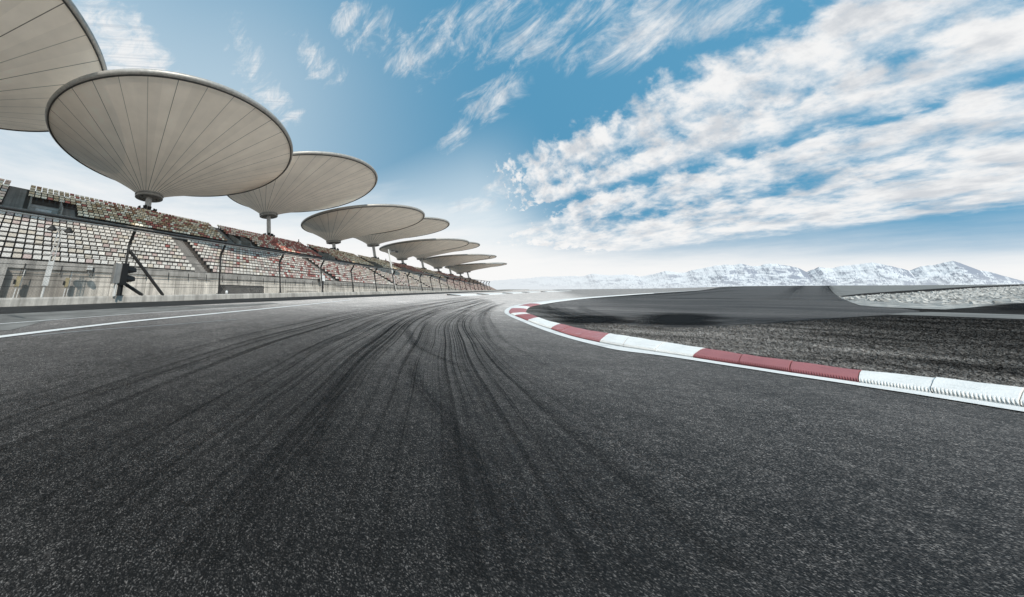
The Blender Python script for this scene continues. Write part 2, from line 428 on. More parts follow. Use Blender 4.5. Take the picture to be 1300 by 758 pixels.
# infield: turf between the kerb and the skyline, as columns from the near kerb to the far edge
def interp_px(x, pts):
    xs, ys = zip(*pts); return float(np.interp(x, xs, ys))
near_e = [(668, 396.5), (671, 398.8), (679, 401.5), (693, 407), (716, 413.3), (745, 420), (772, 424.5), (797, 428.3), (852, 437.3), (897, 444.3), (947, 452.6), (1010, 461.5), (1098, 473.5), (1190, 483), (1310, 498), (1460, 519), (1660, 548), (2600, 690)]
far_e = [(668, 396), (669.5, 393), (673, 390.2), (688, 386.7), (712, 383), (741, 379.5), (777, 376.5), (831, 372.6), (891, 368.8), (905, 366.6), (925, 362), (3000, 345)]
def columns(xs, nearf, farf, name, mat, off, n=40, **kw):
    rows = []
    for x in xs:
        a, b = G(x, nearf(x)), G(x, farf(x))
        ra, rb = math.hypot(a.x, a.y), math.hypot(b.x, b.y)
        rr = []
        for k in range(n):
            s = k/(n-1); r = math.exp(math.log(ra)*(1-s) + math.log(rb)*s)
            u = (r-ra)/(rb-ra) if abs(rb-ra) > 1e-6 else s
            rr.append(drape(a.x+(b.x-a.x)*u, a.y+(b.y-a.y)*u, off))
        rows.append(rr)
    return grid_mesh(rows, name, mat, **kw)
xs = np.r_[np.linspace(668, 900, 130), np.linspace(902, 1320, 120), np.geomspace(1330, 2600, 30)]
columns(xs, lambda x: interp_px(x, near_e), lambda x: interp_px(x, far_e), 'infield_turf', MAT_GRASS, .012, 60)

k0, k1_ = np.array(K1[1]), np.array(K1[0]); td = (k1_-k0)[:2]; td /= np.linalg.norm(td); nd = np.array([-td[1], td[0]])
if nd[0] < 0: nd = -nd
grid_mesh([[drape(k1_[0]+td[0]*u+nd[0]*w, k1_[1]+td[1]*u+nd[1]*w, .0112) for w in np.r_[0, np.geomspace(.3, 70., 30)]] for u in np.r_[np.linspace(-.5, 6, 20), np.linspace(7, 45, 30)]], 'infield_turf', MAT_GRASS)
# asphalt run-off behind the turf, its near edge and skyline edge
ro_near = [(697, 388.6), (703, 393), (716, 398.5), (735, 403.2), (777, 411), (820, 415), (855, 416.5), (900, 415.5), (950, 413), (1000, 409), (1060, 405), (1122, 401.2), (1168, 396.6)]
ro_far = [(697, 388.2), (703, 385.5), (716, 382.5), (745, 380.2), (780, 377.6), (831, 373.8), (891, 369.6), (905, 367.4), (925, 361.5), (1010, 359), (1046, 359), (1049, 362.6), (1055, 370), (1064, 377.2), (1078, 383.5), (1090, 388.5), (1120, 391.5), (1145, 392.5), (1168, 395.6)]
columns(np.linspace(697, 1168, 300), lambda x: interp_px(x, ro_near), lambda x: interp_px(x, ro_far), 'runoff_area', MAT_RUNOFF, .016, 60)
# pale service road
columns(np.linspace(1128, 1700, 120), lambda x: interp_px(x, [(1128, 400.6), (1180, 402.2), (1240, 404.4), (1300, 406.8), (1700, 424)]), lambda x: interp_px(x, [(1128, 400.2), (1150, 398.2), (1180, 397.3), (1240, 399), (1300, 401), (1700, 414)]), 'service_road', MAT_DUST, .020, 12)
# gravel trap, with the dark maintenance track across it
columns(np.linspace(1066, 1700, 160), lambda x: interp_px(x, [(1066, 378), (1080, 384.2), (1092, 388.4), (1120, 391), (1150, 392), (1200, 394), (1225, 392), (1250, 389.6), (1300, 385.5), (1700, 360)]), lambda x: interp_px(x, [(1066, 377.6), (1100, 375.6), (1180, 370.5), (1240, 366), (1300, 362.9), (1700, 352)]), 'gravel_trap', MAT_GRAVEL, .018, 40)
columns(np.linspace(1052, 1700, 160), lambda x: interp_px(x, [(1052, 364), (1058, 372), (1064, 376.6), (1100, 372.5), (1180, 367.2), (1240, 363.5), (1300, 361), (1700, 350)]), lambda x: interp_px(x, [(1052, 358.5), (1700, 345)]), 'dry_field', MAT_DUST, .016, 30)

NS = 30000
cand = []
gx, gy = rng.uniform(8, 130, NS*8), rng.uniform(15, 240, NS*8)
xs_ = gx*math.cos(YAW)+gy*math.sin(YAW); ys_ = -gx*math.sin(YAW)+gy*math.cos(YAW)
gr = np.hypot(gx, gy); gz = -HC + np.interp(np.degrees(np.arctan2(gx, gy)), _fine, _tf)*gr
gd = ys_*math.cos(PITCH)+gz*math.sin(PITCH); gpx = CX+FPX*xs_/gd; gpy = CY-FPX*(-ys_*math.sin(PITCH)+gz*math.cos(PITCH))/gd
lo = np.interp(gpx, [1066, 1080, 1092, 1120, 1150, 1200, 1225, 1250, 1300, 1500], [378, 384, 388, 390.6, 391.5, 393.5, 391.5, 389, 385, 373]); hi = np.interp(gpx, [1066, 1100, 1180, 1240, 1300, 1500], [377.8, 376, 371, 366.6, 363.4, 357])
keep = np.nonzero((gpx > 1066) & (gpx < 1480) & (gpy < lo) & (gpy > hi) & (rng.random(NS*8) < np.clip(38./gr, .12, 1.)))[0][:NS]
V, Fc = [], []
for i in keep:
    q = rng.uniform(.022, .055)*(1+gr[i]/70.); a, b, c = q*rng.uniform(.8, 1.4, 3); c *= .8; i0 = len(V); th_ = rng.uniform(0, 3.14); ct, st = math.cos(th_), math.sin(th_)
    for dx, dy, dz in ((a, 0, 0), (0, b, 0), (-a, 0, 0), (0, -b, 0), (a*.2, b*.1, c), (0, 0, -c*.4)): V.append((gx[i]+dx*ct-dy*st, gy[i]+dx*st+dy*ct, gz[i]+.018+dz))
    Fc += [(i0, i0+1, i0+4), (i0+1, i0+2, i0+4), (i0+2, i0+3, i0+4), (i0+3, i0, i0+4)]
me = bpy.data.meshes.new('gravel'); me.from_pydata(V, [], Fc); me.materials.append(MAT_STONE)
o = bpy.data.objects.new('gravel', me); COL.objects.link(o); tag(o, 'loose pale stones covering the gravel trap on the far right', 'gravel', None, 'stuff')
# foot of the barrier: dark strip, then a strip of grit, then the edge lines
def strip(P, name, mat, off, width=None, n=160, kind='structure', uv=False, cols=3):
    C = crom(P, n); rows = []
    for i, c in enumerate(C):
        d = C[min(i+1, n-1)] - C[max(i-1, 0)]; d = np.array([d[0], d[1]]); d /= np.linalg.norm(d); nrm = np.array([-d[1], d[0]])
        w = width(i/(n-1)) if callable(width) else width
        rows.append([drape(c[0]+nrm[0]*w*(k/(cols-1)-.5), c[1]+nrm[1]*w*(k/(cols-1)-.5), off) for k in range(cols)])
    return grid_mesh(rows, name, mat, kind, uv)
strip([((BX-.3-22.6)/2, y, 0) for y in np.linspace(-18, 260, 60)], 'bounce_sheet', plain('bounce_concrete', (.46, .435, .40), .9, var=.2, scale=.6), .0, 11.0, 150)  # pale sheet added behind the barrier to bounce light onto the canopies
_o = bpy.data.objects['bounce_sheet']
for _v in _o.data.vertices: _v.co.z = terrain(_v.co.x, _v.co.y) + .012
strip([(BX+1.42, y, 0) for y in np.linspace(-16, 120, 60)], 'barrier_foot_strip', plain('dark_asphalt', (.028, .027, .026), .8, var=.4, scale=2.), .010, 2.55, 200)  # dark band along the barrier foot
grit = [G(-120, 421), G(0, 404.5), G(60, 400.5), G(120, 397), G(180, 393.5), G(240, 390.5), G(300, 388), G(350, 385.2)]
strip([(p.x, p.y, 0) for p in grit], 'grit_verge', MAT_DUST, .008, lambda s: 2.4*(1-.85*s)+.05, 120)
L1 = [G(*p) for p in [(-220, 453.5), (-100, 442), (0, 428.8), (100, 416.6), (200, 405.6), (300, 396), (371, 389), (404, 385.6), (447, 381)]]
strip(L1, 'edge_line', MAT_LINE, .0125, .17, 240)
L2 = [G(*p) for p in [(-220, 426), (0, 412), (100, 404.4), (190, 398), (260, 393.8), (320, 390)]]
strip(L2, 'edge_line', MAT_LINE, .0125, .06, 120)
L3 = [G(*p) for p in [(40, 427), (110, 420.5), (200, 414), (300, 406)]]
strip(L3, 'edge_line', m_paint('worn_line_paint', (.30, .295, .29), dirt=(.06, .06, .06), amount=1.), .008, .05, 80)

# far side of the track: low dark hedge line is ground cover; dashed kerb blocks further down
def kerb_piece(i0, i1, mat, name='kerb_block', label='', far=False):
    """one moulded kerb unit between samples i0..i1 of the kerb lines"""
    hk = random.Random(int(i0*7)).uniform(.85, 1.3)
    n = max(8, int((i1-i0)/2)) if not far else 8
    L = float(np.linalg.norm(S0[int(i1)]-S0[int(i0)]))
    v, f = [], []
    prof = [(0, .002), (.0, .012), (.10, .020), (.24, .022), (.55, .025), (.8, .022), (.96, .012), (1.0, .002)]
    teeth = max(4, int(L/.0088)) if not far else 0
    steps = n if far else teeth*4
    for k in range(steps+1):
        s = k/steps; q = i0 + (i1-i0)*s; a = int(min(q, NK-2)); t = q-a
        p0 = S0[a]*(1-t)+S0[a+1]*t; p1 = S1[a]*(1-t)+S1[a+1]*t
        e = min(s, 1-s)*L; endf = hk
        notch = 1. if (k % 4 < 2 or far) else .35
        for j, (w, z) in enumerate(prof):
            ww = w; zz = z*endf
            if j == 2: zz = z*endf; ww = .13
            if j == 1: ww = .0 if notch == 1 else .06; zz = z*endf*(.35 if notch < 1 else 1)
            p = p0*(1-ww)+p1*ww
            wob = .0015*math.sin(s*7.+j*.9+i0)
            v.append((p[0], p[1], cone(p[0], p[1]) + .008 + zz + (wob if 2 < j < 7 else 0)))
    m = len(prof)
    for k in range(steps):
        for j in range(m-1): f.append((k*m+j, (k+1)*m+j, (k+1)*m+j+1, k*m+j+1))
    f.append(tuple(range(m))); f.append(tuple(steps*m+j for j in range(m))[::-1])
    me = bpy.data.meshes.new(name); me.from_pydata(v, [], f); me.update(); me.materials.append(mat)
    bm = bmesh.new(); bm.from_mesh(me); bmesh.ops.recalc_face_normals(bm, faces=bm.faces); bm.to_mesh(me); bm.free()
    me.polygons.foreach_set('use_smooth', [False]*len(me.polygons))
    o = bpy.data.objects.new(name, me); COL.objects.link(o)
    return tag(o, label, 'kerb block', 'moulded kerb blocks round the inside of the bend')
def near_idx(px):           # sample whose kerb foot is seen at this column, near side of the bend
    xs = [_col(S0[i]) for i in range(NK)]
    return xs
def _col(p):
    x2 = p[0]*math.cos(YAW)+p[1]*math.sin(YAW); y2 = -p[0]*math.sin(YAW)+p[1]*math.cos(YAW)
    d = y2*math.cos(PITCH)+p[2]*math.sin(PITCH); return CX + FPX*x2/d
cols_px = np.array([_col(p) for p in S0]); tip = int(np.argmin(cols_px))
def sidx(px, near=True):
    if near:
        seg = cols_px[:tip+1]; return float(np.interp(-px, -seg, np.arange(tip+1)))
    seg = cols_px[tip:]; return float(np.interp(px, seg, np.arange(tip, NK)))
near_b = [(1640, 1470), (1470, 1300), (1300, 1186), (1186, 1093), (1093, 1005), (1005, 940), (940, 881), (881, 832), (832, 792), (792, 762), (762, 735), (735, 712), (712, 700), (700, 681), (681, 670), (670, 661), (661, 654), (654, 649)]
near_m = 'WWWWRRRWWWPPPWWRRW'
near_l = ['white kerb block beyond the right edge, out along the bend', 'white kerb block cut by the right edge of the photo', 'second white kerb block in from the right edge of the photo', 'white kerb block right against the last red block of the nearest red run',
 'largest red kerb block, right end of the nearest red run beside white', 'middle red kerb block of the nearest run of three', 'red kerb block at the left end of the nearest run, beside white',
 'white kerb block touching the left end of the nearest red run', 'middle white kerb block of the three between the two red runs', 'white kerb block just right of the faded pink run',
 'faded pink kerb block at the right end of the pink run', 'faded pink kerb block in the middle of the pink run', 'faded pink kerb block at the left end of the pink run',
 'right half of the broad white kerb patch near the apex', 'left half of the broad white kerb patch near the apex', 'dark red kerb block just before the apex, right of the pair', 'dark red kerb block at the apex, left of the pair', 'small white kerb block at the tip of the bend']
MM = {'W': MAT_WHITE, 'R': MAT_RED, 'P': MAT_PINK}
for (a, b), m, l in zip(near_b, near_m, near_l): kerb_piece(sidx(a)+.32, sidx(b)-.32, MM[m], label=l)
tipn = sidx(649)
far_b = [(None, 650), (650, 658), (658, 672), (672, 703), (703, 737), (737, 775), (775, 830)]
far_m = 'PWPWWWW'
far_l = ['pale red kerb block wrapping round the tip of the bend', 'white kerb block just past the tip of the bend', 'pinkish kerb block leaving the bend behind the white tip block', 'long white kerb block past the bend, nearest of the thin far ones', 'thin white kerb block on the far straight, second beyond the bend', 'thin white kerb block on the far straight, third beyond the bend', 'faintest white kerb block at the far end of the inside kerb']
for (a, b), m, l in zip(far_b, far_m, far_l): kerb_piece(tipn+.05 if a is None else sidx(a, False)+.05, sidx(b, False)-.05, MM[m], label=l, far=True)

# outer kerb on the far side of the bend
OUT = [G(*p) for p in [(540, 376.6), (577, 375.2), (601, 374.6), (615, 374.0), (635, 373.2), (660, 371.9), (681, 370.9), (700, 370.2), (723, 369.4), (750, 368.6)]]
OC = crom(OUT, 400)
ocols = np.array([_col(p) for p in OC])
oname = ['nearest', 'second', 'third', 'fourth', 'fifth']
for k, (a, b) in enumerate([(577, 603), (613, 636), (645, 661), (668, 682), (691, 723)]):
    i0, i1 = int(np.interp(a, ocols, np.arange(400))), int(np.interp(b, ocols, np.arange(400)))
    i1 = max(i1, i0+2)
    rows = []
    for i in range(i0, i1+1):
        c = OC[i]; d = OC[min(i+1, 399)]-OC[max(i-1, 0)]; d = d[:2]/np.linalg.norm(d[:2]); nn = np.array([-d[1], d[0]])
        w = 1.1
        rows.append([drape(c[0]+nn[0]*w*q, c[1]+nn[1]*w*q, z) for q, z in ((-.5, .005), (-.45, .04), (0, .08), (.45, .10), (.5, .005))])
    o = grid_mesh(rows, 'kerb_block', MAT_WHITE, None)
    tag(o, '%s white dash of the low kerb on the far outer side of the bend' % oname[k], 'kerb block', 'white outer kerb blocks across the track')
# dark bank of scrub beyond the outer kerb
bank = [G(*p) for p in [(632, 367.9), (660, 367.4), (700, 367.3), (738, 367.3)]]
strip([(p.x, p.y, 0) for p in bank], 'scrub_bank', MAT_GRASS, .05, 8., 40)

# ------------------------------------------------------------------ rubber marks on the track
def rubber(P, w0, w1, strength, up=.0075):
    P = [G(*p) for p in P]
    o = strip(P, 'tyre_mark', MAT_MARK, up + .0004*(rubber.k % 6), lambda s: w0*(1-s)+w1*s, 140, 'structure', True, 5)
    rubber.k += 1
    a = o.data.attributes.new('strength', 'FLOAT', 'POINT'); a.data.foreach_set('value', [strength]*len(o.data.vertices))
rubber.k = 0
for P, w0, w1, s in [
    ([(560, 384), (505, 395), (425, 430), (360, 455), (300, 482), (240, 502), (150, 530), (60, 560), (-80, 610)], .5, .13, .8),
    ([(600, 380), (540, 392), (465, 420), (400, 443), (325, 503), (270, 545), (215, 598), (160, 650)], .5, .12, .75),
    ([(510, 408), (465, 445), (430, 485), (390, 532), (350, 580), (300, 622), (240, 662), (150, 720)], .3, .24, .95),
    ([(440, 490), (415, 525), (402, 560), (398, 600), (400, 650)], .12, .16, .55),
    ([(560, 390), (522, 410), (520, 425), (532, 442), (590, 470), (625, 512), (655, 556), (700, 610), (770, 690)], .3, .18, .9),
    ([(525, 455), (530, 488), (560, 525), (590, 562), (620, 610), (650, 690)], .22, .2, .7),
    ([(645, 384), (622, 392), (612, 404), (622, 430), (648, 452), (700, 487), (760, 520), (840, 556), (960, 600), (1150, 670)], .4, .2, .85),
    ([(632, 390), (620, 400), (632, 424), (662, 446), (716, 476), (790, 508), (900, 548), (1080, 610)], .25, .13, .55),
    ([(600, 388), (586, 402), (596, 425), (630, 460), (690, 510), (770, 560), (880, 630)], .3, .2, .5),
    ([(0, 444.5), (100, 435), (200, 417.5), (300, 408)], .07, .06, .6),
    ([(0, 457), (100, 444), (215, 426), (330, 412)], .06, .06, .55),
    ([(620, 377), (560, 388), (520, 402), (480, 430), (430, 462), (350, 510), (240, 560), (100, 630)], .6, .2, .5),
    ([(630, 379), (580, 387), (548, 400), (540, 424), (556, 455), (600, 500), (640, 560), (690, 660)], .5, .25, .55),
    ([(590, 380), (520, 390), (440, 408), (340, 440), (240, 470), (120, 500), (-40, 540)], .5, .14, .45),
    ([(560, 379), (470, 391), (380, 408), (280, 428), (150, 455), (0, 486), (-120, 510)], .5, .12, .35),
    ([(-60, 640), (60, 590), (180, 548), (300, 495)], .3, .2, .45),
    ([(640, 381), (610, 386), (575, 402), (572, 430), (590, 465), (640, 520), (720, 590), (820, 690)], .5, .3, .35),
    ([(560, 560), (600, 600), (640, 660), (670, 740)], .25, .3, .4),
    ([(-60, 520), (100, 500), (260, 460), (380, 425)], .2, .25, .3)]:
    rubber(P, w0*.62, w1*.62, s*.85)
# the many fine overlapping lines of rubber that fan out of the bend
FAN = [[(585, 376.6), (470, 389.5), (330, 411), (180, 439), (0, 480), (-220, 526)], [(600, 377.8), (520, 393), (430, 424), (330, 474), (200, 545), (20, 650)],
       [(615, 379.5), (548, 396), (490, 437), (430, 504), (350, 596), (240, 720)], [(624, 381.5), (572, 400), (548, 440), (536, 510), (524, 600), (510, 740)],
       [(630, 384.5), (593, 402), (600, 440), (648, 510), (716, 600), (820, 740)], [(635, 388.5), (613, 406), (640, 446), (748, 516), (900, 588), (1150, 700)]]
FS = [crom([tuple(G(*q)) for q in c], 150) for c in FAN]
rows = []
for k in range(81):
    u = k/80*(len(FS)-1); i = min(int(u), len(FS)-2); q = u - i
    c0, c1 = FS[i], FS[i+1]
    rows.append([drape(*(c0[j]*(1-q)+c1[j]*q)[:2], .0068) for j in range(150)])
def f_fan(t, b, o):
    a = t.sep(t.attr('strip', 'Vector')); p = t.pos(); u, w = a[0], a[1]
    def lines(fu, fs, seed, lo, hi):
        n = t.noise(t.comb(t.math('MULTIPLY', u, fu), t.math('MULTIPLY', w, fs), seed), 1., 2, .5)
        return t.rng(n, lo, hi)
    thin = lines(110., 1.6, 1., .53, .62); thin2 = lines(230., 2.4, 5., .54, .64); mid = lines(40., 1.3, 9., .52, .66); wide = lines(13., 1.1, 13., .45, .70)
    al = t.math('MAXIMUM', t.math('MULTIPLY', thin, .78), t.math('MULTIPLY', thin2, .32))
    al = t.math('MAXIMUM', al, t.math('MULTIPLY', mid, .40)); al = t.math('ADD', al, t.math('MULTIPLY', wide, .12))
    side = t.math('MULTIPLY', t.rng(u, 0., .12), t.rng(u, .90, 1., 1., 0.))
    ends = t.math('MULTIPLY', t.rng(w, 0., .05), t.rng(w, .78, 1., 1., .36))
    spec = t.noise(t.scale(p, (1, 1, 0)), 70., 3, .7)
    al = t.math('MULTIPLY', t.math('MULTIPLY', al, t.math('MULTIPLY', side, ends)), t.rng(spec, .3, .62, .45, 1.), clamp=True)
    b.inputs['Base Color'].default_value = (.010, .010, .0095, 1); b.inputs['Roughness'].default_value = .85
    b.inputs['Specular IOR Level'].default_value = .12; t.put(b.inputs['Alpha'], al)
grid_mesh(rows, 'rubbered_line', material('rubbered_surface', f_fan), uv=True)
# marks and dark patches on the run-off
for P, w0, w1, s in [
    ([(700, 389), (702, 386), (712, 383), (745, 380), (800, 375.8), (870, 371), (950, 363.5)], .7, 2.2, .9),
    ([(699, 389), (706, 394), (730, 401), (770, 409), (840, 414.5), (920, 414), (1010, 407), (1120, 401)], .45, .8, .95),
    ([(740, 389), (741, 393), (760, 399), (800, 405), (850, 409)], .12, .3, .5),
    ([(840, 378.5), (900, 379.8), (960, 380.5), (1000, 381)], .9, .9, .6),
    ([(1014, 361.5), (1008, 371), (1000, 378), (985, 383.5), (962, 387), (930, 389)], 1.6, .5, .9),
    ([(1048, 362.5), (1055, 371), (1066, 379), (1082, 386), (1110, 391), (1160, 394.5)], 1.4, .5, .8),
    ([(740, 381), (800, 378.2), (870, 374.2), (940, 368)], .5, 1.2, .6),
    ([(705, 396), (760, 409), (800, 415), (850, 418)], .9, .9, .9)]:
    rubber(P, w0*1.7, w1*1.7, min(1., s*1.15), .019)

def f_stain(t, b, o):
    a = t.sep(t.attr('strip', 'Vector')); p = t.pos()
    u = t.math('MULTIPLY', t.math('SUBTRACT', a[0], .5), 2.); v = t.math('MULTIPLY', t.math('SUBTRACT', a[1], .5), 2.)
    r = t.math('SQRT', t.math('ADD', t.math('MULTIPLY', u, u), t.math('MULTIPLY', v, v)))
    n = t.noise(t.scale(p, (1, 1, 0)), .9, 6, .6)
    al = t.rng(t.math('ADD', r, t.math('MULTIPLY', t.math('SUBTRACT', n, .5), 1.3)), .25, .85, .95, 0.)
    b.inputs['Base Color'].default_value = (.008, .008, .008, 1); b.inputs['Roughness'].default_value = .9
    b.inputs['Specular IOR Level'].default_value = .05; t.put(b.inputs['Alpha'], al)
MAT_PATCH = material('dark_patch', f_stain)  # dark patches that fade out softly at their edges
def stain(xs, near, far):
    rows = []
    for x in xs:
        rows.append([G(x, near*(1-k/10)+far*k/10) + Vector((0, 0, .026)) for k in range(11)])
    return grid_mesh([[tuple(p) for p in r] for r in rows], 'dark_patch', MAT_PATCH, uv=True)
stain(np.linspace(770, 950, 40), 419, 395)
stain(np.linspace(680, 830, 40), 417, 399)
stain(np.linspace(1225, 1420, 30), 400, 381)

# ------------------------------------------------------------------ grass blades beside the kerb
NB = 130000
az = rng.uniform(R(2), R(34), NB*4); rr = np.exp(rng.uniform(math.log(2.0), math.log(26.), NB*4))
bx, by = rr*np.sin(az), rr*np.cos(az)
ok = np.zeros(len(bx), bool)
x2 = bx*math.cos(YAW)+by*math.sin(YAW); y2 = -bx*math.sin(YAW)+by*math.cos(YAW)
tz = np.interp(np.degrees(az), _fine, _tf)*rr - HC
dd = y2*math.cos(PITCH)+tz*math.sin(PITCH); pxs = CX+FPX*x2/dd; pys = CY-FPX*(-y2*math.sin(PITCH)+tz*math.cos(PITCH))/dd
ne = np.interp(pxs, *zip(*near_e)); rn = np.interp(pxs, [697, 735, 777, 855, 950, 1060, 1122, 1180, 1300, 1700], [390, 404, 412, 417.5, 414.5, 406.5, 403, 404, 408.5, 426])
ok = (pys < ne - .4) & (pys > rn) & (pxs > 715) & (pxs < 1480)
idx = np.nonzero(ok)[0][:NB]
bx, by, bz, br = bx[idx], by[idx], tz[idx]+.012, rr[idx]
n = len(idx); hgt = rng.uniform(.004, .012, n)*(1+br*.03); wd = rng.uniform(.002, .004, n)*(1+br*.12)
th = rng.uniform(0, 2*math.pi, n); lean = rng.uniform(-.02, .02, (n, 2))
v = np.zeros((n, 3, 3))
v[:, 0] = np.stack([bx-wd*np.cos(th), by-wd*np.sin(th), bz], 1); v[:, 1] = np.stack([bx+wd*np.cos(th), by+wd*np.sin(th), bz], 1)
v[:, 2] = np.stack([bx+lean[:, 0], by+lean[:, 1], bz+hgt], 1)
me = bpy.data.meshes.new('grass'); me.from_pydata(v.reshape(-1, 3).tolist(), [], np.arange(n*3).reshape(-1, 3).tolist()); me.materials.append(MAT_BLADE)
o = bpy.data.objects.new('grass', me); COL.objects.link(o)
tag(o, 'short dark dry grass growing between the kerb and the run-off asphalt', 'grass', None, 'stuff')

# ------------------------------------------------------------------ barrier and debris fence
BT = .24
ys = np.r_[np.arange(-16, 60, 1.), np.arange(60, 301, 6.)]
mb = MB(); prof = [(BX, -.1), (BX-.02, BT-.05), (BX-.06, BT), (BX-.30, BT), (BX-.30, -.3)]
for y in ys:
    for x, z in prof: mb.v.append((x, y, cone(BX, y) + z))
m = len(prof)
for k in range(len(ys)-1):
    for j in range(m-1): a = k*m+j; mb.f.append((a, a+1, a+m+1, a+m))
bar = empty('barrier', (BX, 40, cone(BX, 40)), 'long low pale concrete barrier wall along the left edge of the track under the fence', 'barrier')
mb.build('wall', MAT_BARRIER, bar)

PX, PS, PY0 = BX-.15, 4.42, 3.62           # post line, spacing, first post in view
fence = empty('debris_fence', (PX, 3.62, 0), 'tall dark wire debris fence with bent posts standing on the barrier beside the track', 'fence')
def ft(y): return cone(BX, y) + BT
HB, HT, ARM = 1.82, 2.30, .40
def hx(y): return 2.45 - .9*max(-.2, min(.36, ft(y))) - HT      # the top of the fence runs level while the wall climbs
for k in range(-4, 22):
    y = PY0 + k*PS; z = ft(y) if k >= 0 else ft(y)
    mb = MB(); rr_ = .06
    e_ = hx(y); mb.tube([(PX, y, z-.15), (PX, y, z+HB+e_-.1), (PX+.04, y, z+HB+e_), (PX+ARM, y, z+HT+e_)], rr_, 8)
    if k < 20: mb.box(PX-.09, PX+.09, y-.09, y+.09, z, z+.02)
    mb.build('post', MAT_POST, fence)
def railing(dx, dz, r, name, mat, y0=-16, y1=290):
    mb = MB(); mb.tube([(PX+dx, y, ft(y)+dz+(hx(y) if dz > 2 else 0)) for y in np.arange(y0, min(y1, 300), 2.2 if y1 < 200 else 2.2)], r, 6); return mb.build(name, mat, fence)
railing(ARM, HT, .05, 'top_rail', MAT_POST, -16, 98); railing(ARM+.01, HT-.085, .022, 'top_cable', MAT_GALV, -16, 60)
for dz in (.30, .62, .95, 1.3, 1.62): railing(.03, dz, .009, 'cable', MAT_POST, -16, 96)
mb = MB(); yy = np.arange(-16, 62, 2.2)
for a, b in zip(yy[:-1], yy[1:]):
    mb.quad((PX+.055, a, ft(a)+.02), (PX+.055, b, ft(b)+.02), (PX+.055, b, ft(b)+HB+hx(b)), (PX+.055, a, ft(a)+HB+hx(a)))
    mb.quad((PX+.055, a, ft(a)+HB+hx(a)), (PX+.055, b, ft(b)+HB+hx(b)), (PX+ARM, b, ft(b)+HT+hx(b)), (PX+ARM, a, ft(a)+HT+hx(a)))
mb.build('wire_mesh', MAT_LINK, fence)
# diagonal braces by the first post
mb = MB(); y = PY0; z = ft(y)
mb.tube([(PX+.06, y+.05, z+1.62), (PX+.06, y+1.62, z+.02)], .062, 8); mb.build('brace', MAT_POST, fence)
mb = MB(); mb.tube([(PX+.06, y+.06, z+.42), (PX+.06, y+.78, z+.02)], .06, 8); mb.build('brace', MAT_POST, fence)

# ------------------------------------------------------------------ track signal lamp on the barrier by the first post
sx, sy = BX+.06, PY0-.10; sz = ft(sy)
sig = empty('signal_lamp', (sx, sy, sz), 'black hooded signal lamp with grey back box on the barrier by the braced post', 'signal lamp')
mb = MB(); mb.box(sx-.10, sx+.16, sy-.34, sy-.13, sz+.42, sz+1.10); mb.box(sx-.115, sx+.175, sy-.35, sy-.30, sz+.40, sz+1.12); mb.build('control_box', MAT_GALV, sig)
mb = MB(); mb.box(sx-.12, sx+.20, sy-.126, sy+.10, sz+.36, sz+1.12); mb.build('housing', MAT_BLACK, sig)
for dz in (.58, .90):
    # hood: half tube opening along +Y
    mb = MB(); n = 12
    for q, (yo, r) in enumerate(((.10, .145), (.40, .135))):
        for j in range(n+1):
            a = math.pi*(-.12 + 1.24*j/n); mb.v.append((sx+.04+r*math.cos(a), sy+yo*(1. if j not in (0, n) else .6), sz+dz+r*math.sin(a)-(.06 if q else 0)))
    for j in range(n): mb.f.append((j, j+1, n+2+j, n+1+j))
    h = mb.build('hood', MAT_BLACK, sig)
    sm = h.modifiers.new('thickness', 'SOLIDIFY'); sm.thickness = .012
    mb = MB(); mb.tube([(sx+.04, sy+.095, sz+dz), (sx+.04, sy+.115, sz+dz)], .12, 20); mb.build('lens', MAT_LENS, sig)
for dx in (-.02, .10):
    mb = MB(); mb.tube([(sx+dx, sy-.20, sz-.02), (sx+dx, sy-.20, sz+.42)], .035, 8); mb.build('leg', MAT_LIGHTGREY, sig)
mb = MB(); mb.box(sx-.03, sx+.11, sy-.10, sy-.02, sz, sz+.36); mb.build('stem', MAT_DARK, sig)

# ------------------------------------------------------------------ grandstand
SX, RISE, DEP, NL, NU = -22.7, .42, .62, 11, 9
Y0S, Y1S = -16., 250.
LZ0 = 1.78                                    # first tread
UX, UZ0 = -30.35, 6.98                        # front of the upper tier and its first tread
stand = empty('grandstand', (-28, 60, -.55), 'long two-tier concrete grandstand with rows of white, tan and red seats behind the fence', 'grandstand')
def extrude(prof, y0, y1, name, mat, ny=40):
    mb = MB(); m = len(prof)
    for k in range(ny+1):
        y = y0 + (y1-y0)*k/ny
        for x, z in prof: mb.v.append((x, y, z))
    for k in range(ny):
        for j in range(m-1): a = k*m+j; mb.f.append((a, a+1, a+m+1, a+m))
    i = len(mb.v)
    return mb.build(name, mat, stand)
extrude([(-22.62, 1.62), (-22.62, -.7)], Y0S, Y1S, 'front_wall', MAT_WALL)
extrude([(-22.6, 1.62), (-22.5, 1.62), (-22.5, 2.10), (-22.6, 2.10), (-22.6, 1.83)], Y0S, Y1S, 'slab_edge', MAT_PARAPET)
p = [(-22.62, LZ0)]
for i in range(NL): x = -22.62 - .3 - i*DEP; p += [(x-.32 if i else x-.32, LZ0+i*RISE), (x-.32, LZ0+(i+1)*RISE)]
p = [(-22.55, LZ0+.052)]
for i in range(NL):
    xb = -22.55 - (i+1)*DEP
    p += [(xb, LZ0 + i*RISE + (.052 if i == 0 else 0)), (xb, LZ0+(i+1)*RISE)]
LX_top = p[-1][0]
p.append((UX+.12, p[-1][1]))
extrude(p, Y0S, Y1S, 'lower_tier', MAT_STEP)
